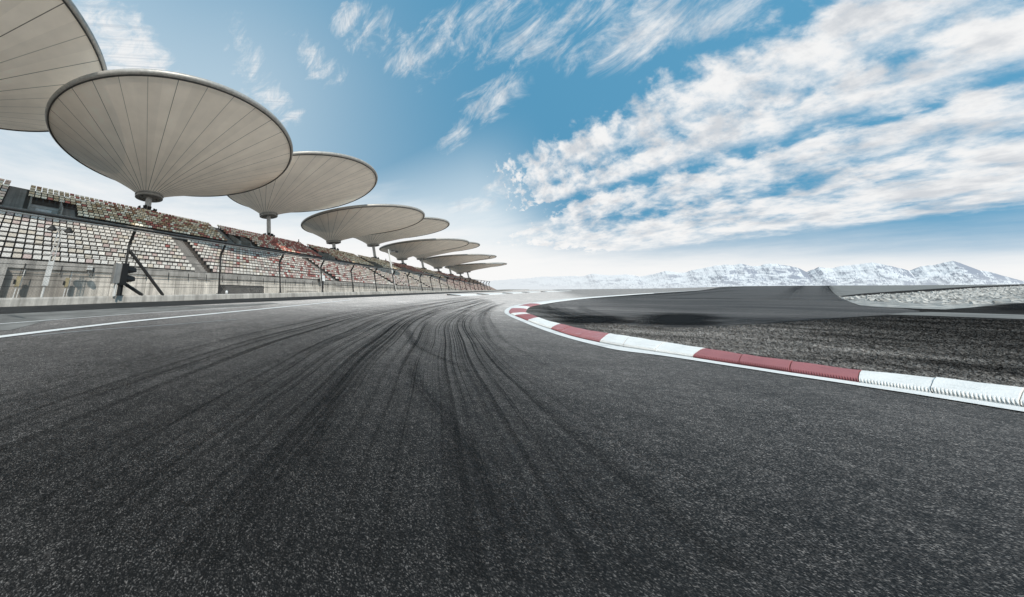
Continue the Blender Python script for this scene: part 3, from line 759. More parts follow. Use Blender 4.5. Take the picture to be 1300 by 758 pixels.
# upper tier is built in lengths, cut away where the entrances come out
def upper_profile(i0):
    q = []
    for i in range(i0, NU):
        xf = UX - i*DEP; q += [(xf, UZ0 + (i-1)*RISE if i else 6.4), (xf, UZ0+i*RISE)]
    q += [(UX-NU*DEP, UZ0+(NU-1)*RISE), (UX-NU*DEP-.15, UZ0+(NU-1)*RISE-.25), (UX-NU*DEP-1.1, UZ0+(NU-1)*RISE-.25), (UX-NU*DEP-1.1, -.6)]
    return q
PER = 24.1
vom = [(1.0+PER*k, 3.25+PER*k) for k in range(-1, 13)]
VROWS = 4
edges = [Y0S]
for a, b in vom:
    if a > Y0S and b < Y1S: edges += [a, b]
edges.append(Y1S)
for k in range(0, len(edges)-1):
    opening = k % 2 == 1
    extrude(upper_profile(VROWS if opening else 0), edges[k], edges[k+1], 'upper_tier', MAT_STEP, 8)
extrude([(UX+.12, 6.3), (UX+.12, 6.98+.12), (UX, 6.98+.12), (UX, 6.3)], Y0S, Y1S, 'parapet', MAT_PARAPET, 40)
for a, b in vom:
    if not (a > Y0S and b < min(Y1S, 130)): continue
    mb = MB(); mb.box(UX-2.3, UX-2.2, a+.003, b-.003, 6.35, UZ0+3*RISE-.02); mb.build('entrance_back', MAT_LIGHTGREY, stand)
    mb = MB(); mb.box(UX-2.196, UX-2.16, a+.5, b-.5, 6.9, 7.9); mb.build('entrance_sky', plain('sky_white', (.8, .8, .8), .5), stand)  # white board stands in for bright sky seen through the entrance
    for y in (a-.06, b+.06):
        mb = MB(); n0 = len(mb.v)
        for yy_ in (y-.06, y+.06): mb.v += [(UX+.02, yy_, 6.9), (UX+.02, yy_, 7.75), (UX-2.45, yy_, 9.05), (UX-2.45, yy_, 6.9)]
        mb.f += [(0, 1, 2, 3), (7, 6, 5, 4), (0, 4, 5, 1), (1, 5, 6, 2), (2, 6, 7, 3), (3, 7, 4, 0)]
        mb.build('entrance_side_wall', MAT_PARAPET, stand)
    mb = MB(); mb.tube([(UX+.06, a, 7.62), (UX+.06, b, 7.62)], .025, 6); mb.tube([(UX+.06, a, 7.36), (UX+.06, b, 7.36)], .02, 6); mb.build('guard_rail', MAT_GALV, stand)
# stairs
LA = [14.5 + PER*k for k in range(-1, 12)]           # lower aisles
UA = [-.15 + PER*k for k in range(0, 13)]            # upper aisles
UA2 = [3.95 + PER*k for k in range(-1, 12)]          # short flights beside the entrances
WA = .68
def flight(yc, w, x0, z0, rows_, name='stair'):
    mb = MB()
    for i in range(rows_):
        xf = x0 - i*DEP; z = z0 + i*RISE
        mb.box(xf-DEP, xf+.006, yc-w, yc+w, z-RISE+.01, z+.006)
        if i < rows_-1: mb.box(xf-DEP+.002, xf-DEP/2, yc-w+.002, yc+w-.002, z+.008, z+RISE/2)
    return mb.build(name, MAT_STAIR, stand)
for y in LA:
    if Y0S < y-1 and y < 170: flight(y, WA, -22.55, LZ0+.06, NL)
for y in UA:
    if y < 130: flight(y, WA, UX-.002, UZ0, NU)
for y in UA2:
    if Y0S+1 < y < 130: flight(y, .60, UX-.002, UZ0, VROWS)
# louvred opening in the wall behind the second post
mb = MB(); mb.box(-22.615, -22.57, 16.45, 22.4, .22, 1.02); op = mb.build('wall_opening', plain('opening_shadow', (.03, .029, .028), .8), stand)
mb = MB()
for z in (.20, 1.0): mb.box(-22.6, -22.54, 16.4, 22.45, z, z+.05)
for y in (16.4, 18.4, 20.4, 22.4): mb.box(-22.598, -22.545, y, y+.05, .25, 1.0)
mb.build('frame', MAT_DARK, op)
mb = MB()
for k in range(30):
    y = 16.5+k*.2
    mb.tube([(-22.55, y, .25), (-22.55, y+.7 if y+.7 < 22.4 else 22.4, .25+min(.7, 22.4-y))], .012, 4, False)
    mb.tube([(-22.555, y, .98), (-22.555, y+.7 if y+.7 < 22.4 else 22.4, .98-min(.7, 22.4-y))], .012, 4, False)
mb.build('grille', MAT_GALV, op)
mb = MB(); mb.box(-22.615, -22.58, 26.5, 33.0, .55, .62); mb.box(-22.615, -22.58, 26.5, 26.57, .1, .55); mb.box(-22.615, -22.58, 32.93, 33., .1, .55); mb.build('wall_hatch', MAT_PARAPET, stand)
# handrail and brackets under the first row
for y in np.arange(-.5, 90, 1.9):
    mb = MB(); mb.box(-22.5, -22.46, y-.025, y+.025, 1.3, 1.9); mb.build('bracket', MAT_DARK, stand)
mb = MB(); mb.tube([(-22.47, y, 1.45) for y in np.arange(-15, 200, 4.)], .02, 5); mb.build('conduit', MAT_GALV, stand)
# buttress columns at the stained left end
for y in (.47, ):
    mb = MB(); mb.box(-22.6, -22.2, y-.16, y+.16, -.55, 1.60); mb.build('pilaster', MAT_PARAPET, stand)

# seats
WHITE, CREAM, TAN, PINK, RED, BROWN, DRED = (.70, .67, .63), (.60, .54, .46), (.44, .355, .26), (.54, .43, .40), (.34, .125, .11), (.28, .165, .11), (.20, .075, .065)
def pick(tier, y, i):
    q = mnoise.noise(Vector((y*.16, i*.33, 3.1 if tier else 8.7)))
    if tier == 0:
        if y < 12: tab = [(WHITE, .72), (CREAM, .16), (PINK, .12)]
        elif y < 24: tab = [(WHITE, .58), (CREAM, .17), (PINK, .22), (RED, .03)]
        elif y < 36: tab = [(WHITE, .52), (PINK, .34), (RED, .06), (CREAM, .08)] if q < .12 else [(WHITE, .36), (RED, .18), (PINK, .46)]
        elif y < 50: tab = [(PINK, .50), (RED, .17), (WHITE, .33)]
        elif y < 75: tab = [(PINK, .42), (WHITE, .33), (CREAM, .2), (RED, .05)]
        elif y < 120: tab = [(CREAM, .5), (WHITE, .3), (PINK, .2)]
        else: tab = [(PINK, .5), (CREAM, .3), (RED, .2)]
    else:
        if y < .5: tab = [(CREAM, .5), (PINK, .35), (WHITE, .15)]
        elif y < 8: tab = [(CREAM, .42), (TAN, .28), (WHITE, .16), (BROWN, .08), (RED, .06)]
        elif y < 23: tab = [(CREAM, .30), (TAN, .26), (WHITE, .16), (BROWN, .16), (RED, .12)] if q < .15 else [(RED, .4), (BROWN, .3), (CREAM, .3)]
        elif y < 34: tab = [(CREAM, .3), (PINK, .3), (RED, .3), (BROWN, .1)]
        elif y < 47: tab = [(RED, .58), (DRED, .14), (PINK, .18), (CREAM, .1)]
        elif y < 60: tab = [(RED, .3), (BROWN, .2), (CREAM, .3), (TAN, .2)]
        elif y < 92: tab = [(CREAM, .5), (TAN, .42), (BROWN, .08)]
        elif y < 118: tab = [(DRED, .3), (RED, .4), (BROWN, .25), (TAN, .05)]
        elif y < 150: tab = [(TAN, .5), (BROWN, .3), (CREAM, .2)]
        elif y < 190: tab = [(RED, .4), (DRED, .3), (BROWN, .3)]
        else: tab = [(BROWN, .5), (TAN, .3), (DRED, .2)]
    r = random.random(); acc = 0
    for c, p_ in tab:
        acc += p_
        if r < acc: break
    k = random.uniform(.78, 1.12)*(1.8 if tier else 1.04)  # upper tier colours brightened and warmed to offset the canopy shade
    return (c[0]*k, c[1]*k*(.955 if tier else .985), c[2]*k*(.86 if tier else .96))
seats = []      # x, y, z(tread), colour, tier
for tier, (x0, z0, nr) in enumerate(((-22.55, LZ0, NL), (UX, UZ0, NU))):
    aisles = [(a, WA) for a in (LA if tier == 0 else UA)]
    for i in range(nr):
        y = Y0S + .4 + (.25 if i % 2 and tier == 0 else 0)*0
        while y < Y1S - .5:
            y += .5
            if any(abs(y-a) < w+.24 for a, w in aisles): continue
            if tier == 1 and i < VROWS and any(a-.35 < y < b+.35 or abs(y-(b+.70)) < .86 for a, b in vom): continue
            if y > 60 and random.random() < .02: continue
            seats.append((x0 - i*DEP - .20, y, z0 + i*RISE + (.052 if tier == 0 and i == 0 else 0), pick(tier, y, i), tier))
def seat_geo(c, detail=True):
    """shell seat facing +X: pan, back, standard"""
    V, Fc, C = [], [], []
    def bx_(x0, x1, y0, y1, z0, z1, col, tilt=0.):
        i = len(V)
        for z in (z0, z1):
            for y in (y0, y1):
                for x in (x0, x1): V.append((x - tilt*(z-z0), y, z)); C.append(col)
        Fc.extend([tuple(i+k for k in q) for q in ((0, 2, 3, 1), (4, 5, 7, 6), (0, 1, 5, 4), (2, 6, 7, 3), (0, 4, 6, 2), (1, 3, 7, 5))])
    bx_(-.17, -.13, -.205, .205, .41, .665, c, .10)
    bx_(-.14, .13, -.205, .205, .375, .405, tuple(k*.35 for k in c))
    if detail: bx_(-.12, .02, -.05, .05, 0., .35, (.05, .05, .05))
    return V, Fc, C
def seat_mesh(name, items):
    V, Fc, C = [], [], []
    for x, y, z, c, t_, d in items:
        v, f, cc = seat_geo(c, d); i = len(V)
        V += [(x+a, y+b, z+e) for a, b, e in v]; Fc += [tuple(i+k for k in q) for q in f]; C += cc
    me = bpy.data.meshes.new(name); me.from_pydata(V, [], Fc); me.update(); me.materials.append(MAT_SEAT)
    ca = me.color_attributes.new('Col', 'FLOAT_COLOR', 'POINT'); ca.data.foreach_set('color', [q for c in C for q in (*c, 1.)])
    return me
def depth_px(s):
    x, y, z = s[0], s[1], s[2]+.5
    xx = x*math.cos(YAW)+y*math.sin(YAW); yy_ = -x*math.sin(YAW)+y*math.cos(YAW)
    d = yy_*math.cos(PITCH)+z*math.sin(PITCH)
    if d < .5: return -1
    px = CX+FPX*xx/d; py = CY-FPX*(-yy_*math.sin(PITCH)+z*math.cos(PITCH))/d
    if not (4 < px < 1296 and 4 < py < 700): return -1
    return 1/d*math.hypot(1, (px-CX)/FPX)*(abs(x)/math.hypot(x, y)) 
sc = np.array([depth_px(s) for s in seats]); order = np.argsort(-sc); big = set(order[:100].tolist())
protos = {}
for i in order[:100]:
    x, y, z, c, t_ = seats[i]
    key = min(((WHITE, 'w'), (CREAM, 'c'), (PINK, 'p'), (TAN, 't'), (BROWN, 'b'), (RED, 'r')), key=lambda q: sum((a-b)**2 for a, b in zip(q[0], c)))
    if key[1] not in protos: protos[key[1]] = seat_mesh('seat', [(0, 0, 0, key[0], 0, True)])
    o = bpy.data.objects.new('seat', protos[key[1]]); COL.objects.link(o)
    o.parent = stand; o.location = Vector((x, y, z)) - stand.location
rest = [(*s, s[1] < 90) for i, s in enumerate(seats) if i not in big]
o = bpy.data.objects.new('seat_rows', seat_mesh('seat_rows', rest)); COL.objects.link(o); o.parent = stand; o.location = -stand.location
o['kind'] = 'stuff'

# ------------------------------------------------------------------ canopies
CXX, CR, CDX, CDY, CDZ, HR = -37.4, 14.55, 7.3, .85, 3.95, 1.75
clabels = {-.5: 'grey membrane canopy cut off by the top left corner', 0.: 'largest complete funnel canopy, low over the left end of the stand', .5: 'third funnel canopy from the left, on a tall visible mast',
 1.: 'wide low funnel canopy just right of the tall-masted one', 1.5: 'funnel canopy half hidden behind the wide middle one, mast visible below', 2.: 'funnel canopy standing behind the tall pale camera pole', 2.5: 'small canopy partly hidden behind the one at the camera pole',
 3.: 'small low funnel canopy, fourth from the far end of the row', 3.5: 'tiny canopy third from the far end of the row', 4.: 'tiny canopy second from the far end of the row', 4.5: 'tiniest canopy at the far end of the row'}
def canopy(nn, first=False):
    high = (nn*2) % 2 != 0
    hz = 15.7 if high else 13.4; hy = 13.7 + nn*50
    root = empty('funnel_canopy', (CXX, hy, 10.), clabels[nn], 'canopy', 'funnel canopies in a row over the grandstand')
    def place(o): o.parent = root; o.location = (0, 0, hz - 10.) ; return o
    return root, place, hz, hy
def ring(mb, c, r, tube, n=96, m=8, zs=1.):
    base = len(mb.v)
    for i in range(n):
        a = 2*math.pi*i/n
        for j in range(m):
            b = 2*math.pi*j/m; rr_ = r + tube*math.cos(b)
            mb.v.append((c[0]+rr_*math.cos(a), c[1]+rr_*math.sin(a), c[2]+tube*zs*math.sin(b)))
    for i in range(n):
        for j in range(m):
            mb.f.append((base+i*m+j, base+((i+1) % n)*m+j, base+((i+1) % n)*m+(j+1) % m, base+i*m+(j+1) % m))
def unparented(mb, name, mat, smooth=True):
    o = mb.build(name, mat, None, smooth); return o
NA, NR = 144, 22
v, at_ = [], []
for j in range(NR+1):
    s = j/NR
    for i in range(NA):
        a = 2*math.pi*i/NA; cx, cy = math.cos(a), math.sin(a)
        x = HR*cx*(1-s) + (CDX + CR*cx)*s; y = HR*cy*(1-s) + (CDY + CR*cy)*s
        z = .35 + (CDZ-.35)*(s**.80)
        v.append((x, y, z)); at_ += [i/NA if i else 0., s, 0.]
f = [(j*NA+i, (j+1)*NA+i, (j+1)*NA+(i+1) % NA, j*NA+(i+1) % NA) for j in range(NR) for i in range(NA)]
me_m = bpy.data.meshes.new('membrane'); me_m.from_pydata(v, [], f); me_m.update(); me_m.materials.append(MAT_MEMB)
me_m.polygons.foreach_set('use_smooth', [True]*len(me_m.polygons))
# per-corner attribute so that the seam count stays clean where the angle wraps
ca = me_m.attributes.new('cone', 'FLOAT_VECTOR', 'CORNER'); vals = []
for p_ in me_m.polygons:
    ids = [me_m.loops[l].vertex_index for l in p_.loop_indices]; an = [i % NA for i in ids]
    wrap = max(an)-min(an) > NA/2
    for i in ids:
        q = i % NA
        if wrap and q == 0: q = NA
        vals += [(q+.0)/NA + .5/36, (i//NA)/NR, 0.]
ca.data.foreach_set('vector', vals)
mb = MB(); ring(mb, (CDX, CDY, CDZ+.20), CR+.06, .24, 128, 8, 1.15); rim_o = unparented(mb, 'rim', MAT_RIM)
mb = MB(); ring(mb, (CDX, CDY, CDZ-.09), CR-.02, .075, 128, 6); gut_o = unparented(mb, 'gutter', MAT_RIMDARK)
mb = MB(); mb.lathe((0, 0, 0), [(HR+.10, .46), (HR+.22, .40), (HR+.22, .22), (HR+.06, .18), (HR+.06, .05), (HR+.16, .0), (HR+.16, -.14), (HR-.05, -.20), (HR-.28, -.20), (HR-.28, .10)], 48)
mb.lathe((0, 0, 0), [(.46, -.05), (.8, -.05), (.8, .10), (.46, .10)], 24)
for k in range(6):
    a = math.pi/3*k
    mb.obox(((HR-.45)*.62*math.cos(a), (HR-.45)*.62*math.sin(a), .0), (math.cos(a)*.62, math.sin(a)*.62, 0), (-math.sin(a)*.16, math.cos(a)*.16, 0), (0, 0, .09))
hub_o = unparented(mb, 'hub', MAT_HUB, False)
mb = MB(); mb.lathe((0, 0, 0), [(HR-.25, .14), (.45, .14)], 36); hubin = unparented(mb, 'hub_plate', MAT_RIMDARK, False)
mast_lo = None
me_list = [('membrane', me_m), ('rim', rim_o.data), ('gutter', gut_o.data), ('hub', hub_o.data), ('hub_plate', hubin.data)]
for o in (rim_o, gut_o, hub_o, hubin): bpy.data.objects.remove(o)
def mast_mesh(hz):
    mb = MB(); mb.lathe((0, 0, 0), [(.44, .2), (.44, -hz-.55)], 20); me = bpy.data.meshes.new('mast'); me.from_pydata(mb.v, [], mb.f); me.update(); me.materials.append(MAT_MAST)
    me.polygons.foreach_set('use_smooth', [True]*len(me.polygons)); return me
def cluster_mesh(hz):
    r2 = random.Random(3); mb = MB(); zc = 11.55 - hz
    mb.lathe((0, 0, zc-.25), [(.47, 0), (.62, .05), (.62, .16), (.47, .2)], 16)
    for k in range(9):
        a = 2*math.pi*k/9 + r2.uniform(-.2, .2); rr_ = .9 + r2.uniform(-.1, .35); u = Vector((math.cos(a), math.sin(a), 0)); w = Vector((-u.y, u.x, 0))
        c = u*rr_ + Vector((0, 0, zc + r2.uniform(-.15, .25)))
        mb.obox(c, u*.10 + Vector((0, 0, -.05)), w*.24, Vector((0, 0, .19)) + u*.05)
        mb.tube([u*.45+Vector((0, 0, zc-.1)), c], .035, 6)
    me = bpy.data.meshes.new('floodlight_cluster'); me.from_pydata(mb.v, [], mb.f); me.update(); me.materials.append(MAT_DARK); return me
MAST = {h: (mast_mesh(h), cluster_mesh(h)) for h in (13.4, 15.7)}
for nn in sorted(clabels):
    root, place, hz, hy = canopy(nn)
    mm, cc = MAST[hz]
    for nm, me in me_list + [('mast', mm), ('floodlight_cluster', cc)]:
        o = bpy.data.objects.new(nm, me); COL.objects.link(o); place(o)

# ------------------------------------------------------------------ small things along the barrier and the stand
def lamp_mast():
    x, y = -20., 2.36
    r = empty('lamp_mast', (x, y, -.55), 'pale lattice mast with two dark lamp heads at the far left', 'lamp mast')
    mb = MB(); mb.box(x-.11, x+.11, y-.13, y+.13, .55, 1.9); mb.build('sleeve', MAT_LIGHTGREY, r)
    mb = MB(); mb.tube([(x, y, -.6), (x, y, .55)], .06, 8); mb.build('pole', MAT_LIGHTGREY, r)
    mb = MB()
    for sx_, sy_ in ((-.1, -.1), (.1, -.1), (-.1, .1), (.1, .1)): mb.tube([(x+sx_, y+sy_, 1.9), (x+sx_, y+sy_, 3.9)], .022, 6)
    for k in range(9):
        z = 1.95 + k*.215
        for sx_ in (-.1, .1): mb.tube([(x+sx_, y-.1, z), (x+sx_, y+.1, z+.2)], .014, 5)
        for sy_ in (-.1, .1): mb.tube([(x-.1, y+sy_, z), (x+.1, y+sy_, z+.2)], .014, 5)
    mb.build('lattice', MAT_LIGHTGREY, r)
    mb = MB(); mb.tube([(x+.12, y-.55, 3.82), (x+.12, y+.55, 3.82)], .03, 6); mb.build('cross_arm', MAT_GALV, r)
    for s in (-1, 1):
        mb = MB(); mb.lathe((x+.2, y+s*.42, 3.72), [(.03, .2), (.12, .16), (.22, .02), (.24, -.08), (.02, -.10)], 16); mb.build('lamp_head', MAT_DARK, r)
lamp_mast()
def yellow_post(y, label):
    x = -22.1
    r = empty('call_post', (x, y, -.55), label, 'call post', 'yellow call posts against the wall')
    mb = MB(); mb.box(x-.08, x+.08, y-.10, y+.10, .52, 1.12); mb.build('panel', MAT_YELLOW, r)
    mb = MB(); mb.box(x-.03, x+.03, y-.03, y+.03, -.6, .52); mb.tube([(x-.02, y+.16, -.5), (x-.02, y+.16, 1.5)], .025, 6); mb.build('stem', MAT_LIGHTGREY, r)
    mb = MB(); mb.box(x-.02, x+.13, y-.20, y-.105, .66, .90); mb.build('handset', MAT_BLACK, r)
yellow_post(1.28, 'narrow yellow call post with black handset at the far left of the wall')
yellow_post(3.72, 'narrow yellow call post with black handset right of the lattice mast')
x, y = -22.45, 4.9
r = empty('wall_lamp', (x, y, 1.75), 'small grey box lamp on the wall left of the signal lamp', 'wall lamp')
mb = MB(); mb.box(x-.1, x+.18, y-.17, y+.17, 1.72, 2.0); mb.build('lamp_box', MAT_LIGHTGREY, r)
mb = MB(); mb.tube([(x, y, 1.72), (x, y, 1.5), (x+.04, y+.1, 1.42)], .04, 6); mb.build('bracket', MAT_GALV, r)
def pole(px_x, y, ztop, rad_, label, heads):
    x = px_x
    r = empty('camera_pole', (x, y, cone(x, y)-.5), label, 'pole')
    mb = MB(); mb.tube([(x, y, -.6), (x, y, ztop)], [rad_, rad_*.75], 10); mb.build('shaft', MAT_MAST, r)
    for k in range(heads):
        mb = MB(); z = ztop - .25 - .12*k; l = .35 + .45*k
        mb.tube([(x, y, z), (x+l, y+.25, z+.1)], .03, 6); mb.build('arm', MAT_GALV, r)
        mb = MB(); mb.obox((x+l+.06, y+.25, z+.02), (.16, .05, -.03), (-.03, .09, 0), (.01, 0, .09)); mb.build('camera_head', MAT_DARK, r)
pole(-13.0, 35.2, 5.5, .11, 'tall pale pole with small camera heads rising above the fence halfway along', 2)
pole(-15.0, 22.6, 2.95, .055, 'thin short white pole behind the fence left of the tall camera pole', 0)
r = empty('notice_box', (-22.2, 33.6, 1.2), 'small white box on a dark stand in front of the seats behind the fence', 'notice box')
mb = MB(); mb.box(-22.3, -22.1, 33.3, 34.3, 2.0, 2.75); mb.build('box', plain('white_enamel', (.8, .8, .79), .4), r)
mb = MB(); mb.box(-22.25, -22.15, 33.7, 33.9, 1.0, 2.0); mb.box(-22.35, -22.05, 32.9, 33.28, 1.9, 2.3); mb.build('stand_frame', MAT_DARK, r)
mb = MB(); mb.lathe((BX-.5, 8.78, ft(8.8)-.02), [(.01, .0), (.05, .02), (.075, .09), (.05, .16), (.01, .18)], 16); o = mb.build('marker_lamp', plain('opal_white', (.8, .8, .8), .3), None, True)
tag(o, 'small round white lamp low behind the fence in front of the grated opening', 'marker lamp')

def person(x, y, z, label, turn=0.):
    """standing figure, one skin surface, with hair and shirt as separate pieces"""
    J = {'pel': (0, 0, .95), 'wst': (0, 0, 1.12), 'chest': (0, 0, 1.36), 'neck': (0, 0, 1.50), 'head': (.02, 0, 1.62), 'top': (.01, 0, 1.72),
         'hl': (0, .10, .92), 'kl': (.02, .11, .50), 'al': (-.01, .11, .09), 'tl': (.15, .13, .03), 'hr': (0, -.10, .92), 'kr': (.03, -.11, .50), 'ar': (0, -.12, .09), 'tr': (.16, -.14, .03),
         'sl': (0, .19, 1.42), 'el': (-.03, .25, 1.14), 'wl': (.06, .24, .90), 'fl': (.10, .23, .80), 'sr': (0, -.19, 1.42), 'er': (-.03, -.25, 1.14), 'wr': (.06, -.24, .90), 'fr': (.10, -.23, .80)}
    rad_ = {'pel': .15, 'wst': .135, 'chest': .155, 'neck': .06, 'head': .095, 'top': .07, 'hl': .10, 'kl': .065, 'al': .045, 'tl': .035, 'hr': .10, 'kr': .065, 'ar': .045, 'tr': .035, 'sl': .075, 'el': .048, 'wl': .035, 'fl': .03, 'sr': .075, 'er': .048, 'wr': .035, 'fr': .03}
    E = [('pel', 'wst'), ('wst', 'chest'), ('chest', 'neck'), ('neck', 'head'), ('head', 'top')]
    for s in 'lr': E += [('pel', 'h'+s), ('h'+s, 'k'+s), ('k'+s, 'a'+s), ('a'+s, 't'+s), ('chest', 's'+s), ('s'+s, 'e'+s), ('e'+s, 'w'+s), ('w'+s, 'f'+s)]
    names = list(J); me = bpy.data.meshes.new('person'); me.from_pydata([J[k] for k in names], [(names.index(a), names.index(b)) for a, b in E], []); me.materials.append(MAT_CLOTH)
    o = bpy.data.objects.new('person', me); COL.objects.link(o)
    sk = o.modifiers.new('skin', 'SKIN')
    for k, nme in enumerate(names):
        d = me.skin_vertices[0].data[k]; d.radius = (rad_[nme], rad_[nme]); d.use_root = nme == 'pel'
    sb = o.modifiers.new('smooth', 'SUBSURF'); sb.levels = 1; sb.render_levels = 2
    o.location = (x, y, z); o.rotation_euler = (0, 0, turn)
    tag(o, label, 'person')
    mb = MB(); mb.lathe((.055, 0, 1.60), [(.005, -.09), (.05, -.06), (.068, 0), (.05, .05)], 12); fc = mb.build('face', MAT_SKIN, None, True); fc.parent = o
    mb = MB(); mb.lathe((-.005, 0, 1.67), [(.112, -.05), (.112, .02), (.08, .08), (.01, .105)], 14); hr_ = mb.build('hair', MAT_BLACK, None, True); hr_.parent = o
WZ = UZ0+(NU-1)*RISE-.25
person(UX-NU*DEP-.5, 47.3, WZ, 'dark-clothed person standing at the top of the stand above the red seats', .3)
person(UX-NU*DEP-.5, 94.8, WZ, 'distant dark-clothed person standing at the top of the stand by the camera pole', -.2)

# ------------------------------------------------------------------ mountains
sky_line = [(600, 358), (640, 354), (680, 351), (710, 349), (740, 349), (752, 346), (774, 348.2), (793, 346.5), (811, 349.5), (828, 346.5), (844, 342.5), (865, 345.5), (879, 341.5), (900, 338), (919, 335), (930, 336), (941, 333.6), (955, 337), (976, 333.4), (988, 334.5), (1000, 336), (1012, 338.6), (1023, 344), (1030, 341), (1038, 337.2), (1055, 339), (1075, 335.6), (1090, 334.6), (1106, 331.6), (1122, 334.6), (1143, 339.6), (1153, 342.6), (1169, 337), (1185, 334), (1198, 331), (1207, 328.9), (1217, 332), (1229, 337), (1242, 341.5), (1255, 343.6), (1274, 349), (1297, 356), (1340, 352), (1400, 347), (1500, 349), (1700, 345)]
DM = 17000.
az_l, el_l = [], []
for p_ in sky_line:
    x, y, z = ray(*p_); az_l.append(math.degrees(math.atan2(x, y))); el_l.append(z/math.hypot(x, y))
NAZ, ND = 900, 110
v = []
for i in range(NAZ):
    a = az_l[0] + (az_l[-1]-az_l[0])*i/(NAZ-1)
    jag = .0011*mnoise.fractal(Vector((a*1.6, 1.7, 0)), .75, 2.1, 7)
    e = float(np.interp(a, az_l, el_l)) + jag
    sa, ca_ = math.sin(R(a)), math.cos(R(a))
    for j in range(ND):
        s = j/(ND-1); d = DM*(.72 + .42*s)
        x, y = d*sa, d*ca_
        main = .004 + (e-.004)*min(1, s/.66)**1.15 if s <= .66 else e*(1-.9*(s-.66)/.34)
        q = mnoise.ridged_multi_fractal(Vector((x/1900., y/1900., 2.3)), 1.05, 2.1, 6, 1., 2.0)*.5
        q2 = mnoise.fractal(Vector((x/260., y/260., .3)), .8, 2.1, 5)
        w = math.sin(math.pi*min(1, s/.68))**.8 if s < .68 else 0
        z = d*main*(1 - .80*w*(1-min(1, q))) + w*40*q2 + 22*q2*(.3 if s > .5 else 1)
        z = min(z, d*e*1.0 + 4)
        v.append((x, y, z))
f = [(i*ND+j, i*ND+j+1, (i+1)*ND+j+1, (i+1)*ND+j) for i in range(NAZ-1) for j in range(ND-1)]
me = bpy.data.meshes.new('mountain_range'); me.from_pydata(v, [], f); me.update()
if sum(p_.normal.z for p_ in me.polygons) < 0: me.flip_normals()
def f_mount(t, b, o):
    g = t.node('ShaderNodeNewGeometry'); p_ = g.outputs['Position']; nz = t.sep(g.outputs['Normal'])[2]
    n = t.noise(p_, .004, 7, .7); n2 = t.noise(p_, .02, 5, .7)
    k = t.math('ADD', nz, t.math('MULTIPLY', t.math('SUBTRACT', n, .5), .34)); k = t.math('ADD', k, t.math('MULTIPLY', t.math('SUBTRACT', n2, .5), .16))
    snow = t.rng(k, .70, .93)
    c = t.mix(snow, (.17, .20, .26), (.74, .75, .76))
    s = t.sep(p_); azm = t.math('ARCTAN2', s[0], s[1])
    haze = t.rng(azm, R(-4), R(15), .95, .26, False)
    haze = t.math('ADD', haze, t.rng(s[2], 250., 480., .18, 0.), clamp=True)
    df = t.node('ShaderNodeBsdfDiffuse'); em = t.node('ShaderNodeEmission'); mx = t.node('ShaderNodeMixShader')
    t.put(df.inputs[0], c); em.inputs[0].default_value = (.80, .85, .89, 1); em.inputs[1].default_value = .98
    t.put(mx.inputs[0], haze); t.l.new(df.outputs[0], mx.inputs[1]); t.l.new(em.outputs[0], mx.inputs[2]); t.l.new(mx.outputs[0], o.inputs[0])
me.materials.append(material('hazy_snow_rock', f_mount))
me.polygons.foreach_set('use_smooth', [False]*len(me.polygons))
o = bpy.data.objects.new('mountains', me); COL.objects.link(o); o['kind'] = 'structure'

# ------------------------------------------------------------------ light and sky
SUN_EL, SUN_AZ = 38., 132.                       # azimuth from +Y towards +X
sun = bpy.data.lights.new('sun', 'SUN'); sun.energy = 3.8; sun.angle = R(.55); sun.color = (1., .925, .83)
so = bpy.data.objects.new('sun', sun); COL.objects.link(so)
sd = Vector((math.sin(R(SUN_AZ))*math.cos(R(SUN_EL)), math.cos(R(SUN_AZ))*math.cos(R(SUN_EL)), math.sin(R(SUN_EL))))
so.rotation_euler = sd.to_track_quat('Z', 'Y').to_euler(); so.location = sd*60
world = bpy.data.worlds.new('World'); scene.world = world; world.use_nodes = True; world.cycles.sampling_method = 'MANUAL'; world.cycles.sample_map_resolution = 512
t = NT(world.node_tree); bg = world.node_tree.nodes['Background']
sk = t.node('ShaderNodeTexSky', sky_type='NISHITA'); sk.sun_disc = False; sk.sun_elevation = R(SUN_EL); sk.sun_rotation = R(SUN_AZ)
sk.altitude = 300; sk.air_density = 1.; sk.dust_density = .6; sk.ozone_density = 1.5
STR = .15; bg.inputs[1].default_value = STR
dirv = t.node('ShaderNodeTexCoord').outputs['Generated']
dn = t.vmath('NORMALIZE', dirv); s = t.sep(dn)
t.put(sk.inputs['Vector'], t.vmath('NORMALIZE', t.comb(t.math('MULTIPLY', s[0], .38), t.math('MULTIPLY', s[1], .38), t.math('ADD', t.math('MULTIPLY', t.math('MAXIMUM', s[2], 0.), .5), .45))))
el = t.math('MULTIPLY', t.math('ARCSINE', s[2]), 57.2958); azm = t.math('MULTIPLY', t.math('ARCTAN2', s[0], s[1]), 57.2958)
zc = t.math('MAXIMUM', s[2], .03)
X, Y = t.math('DIVIDE', s[0], zc), t.math('DIVIDE', s[1], zc)
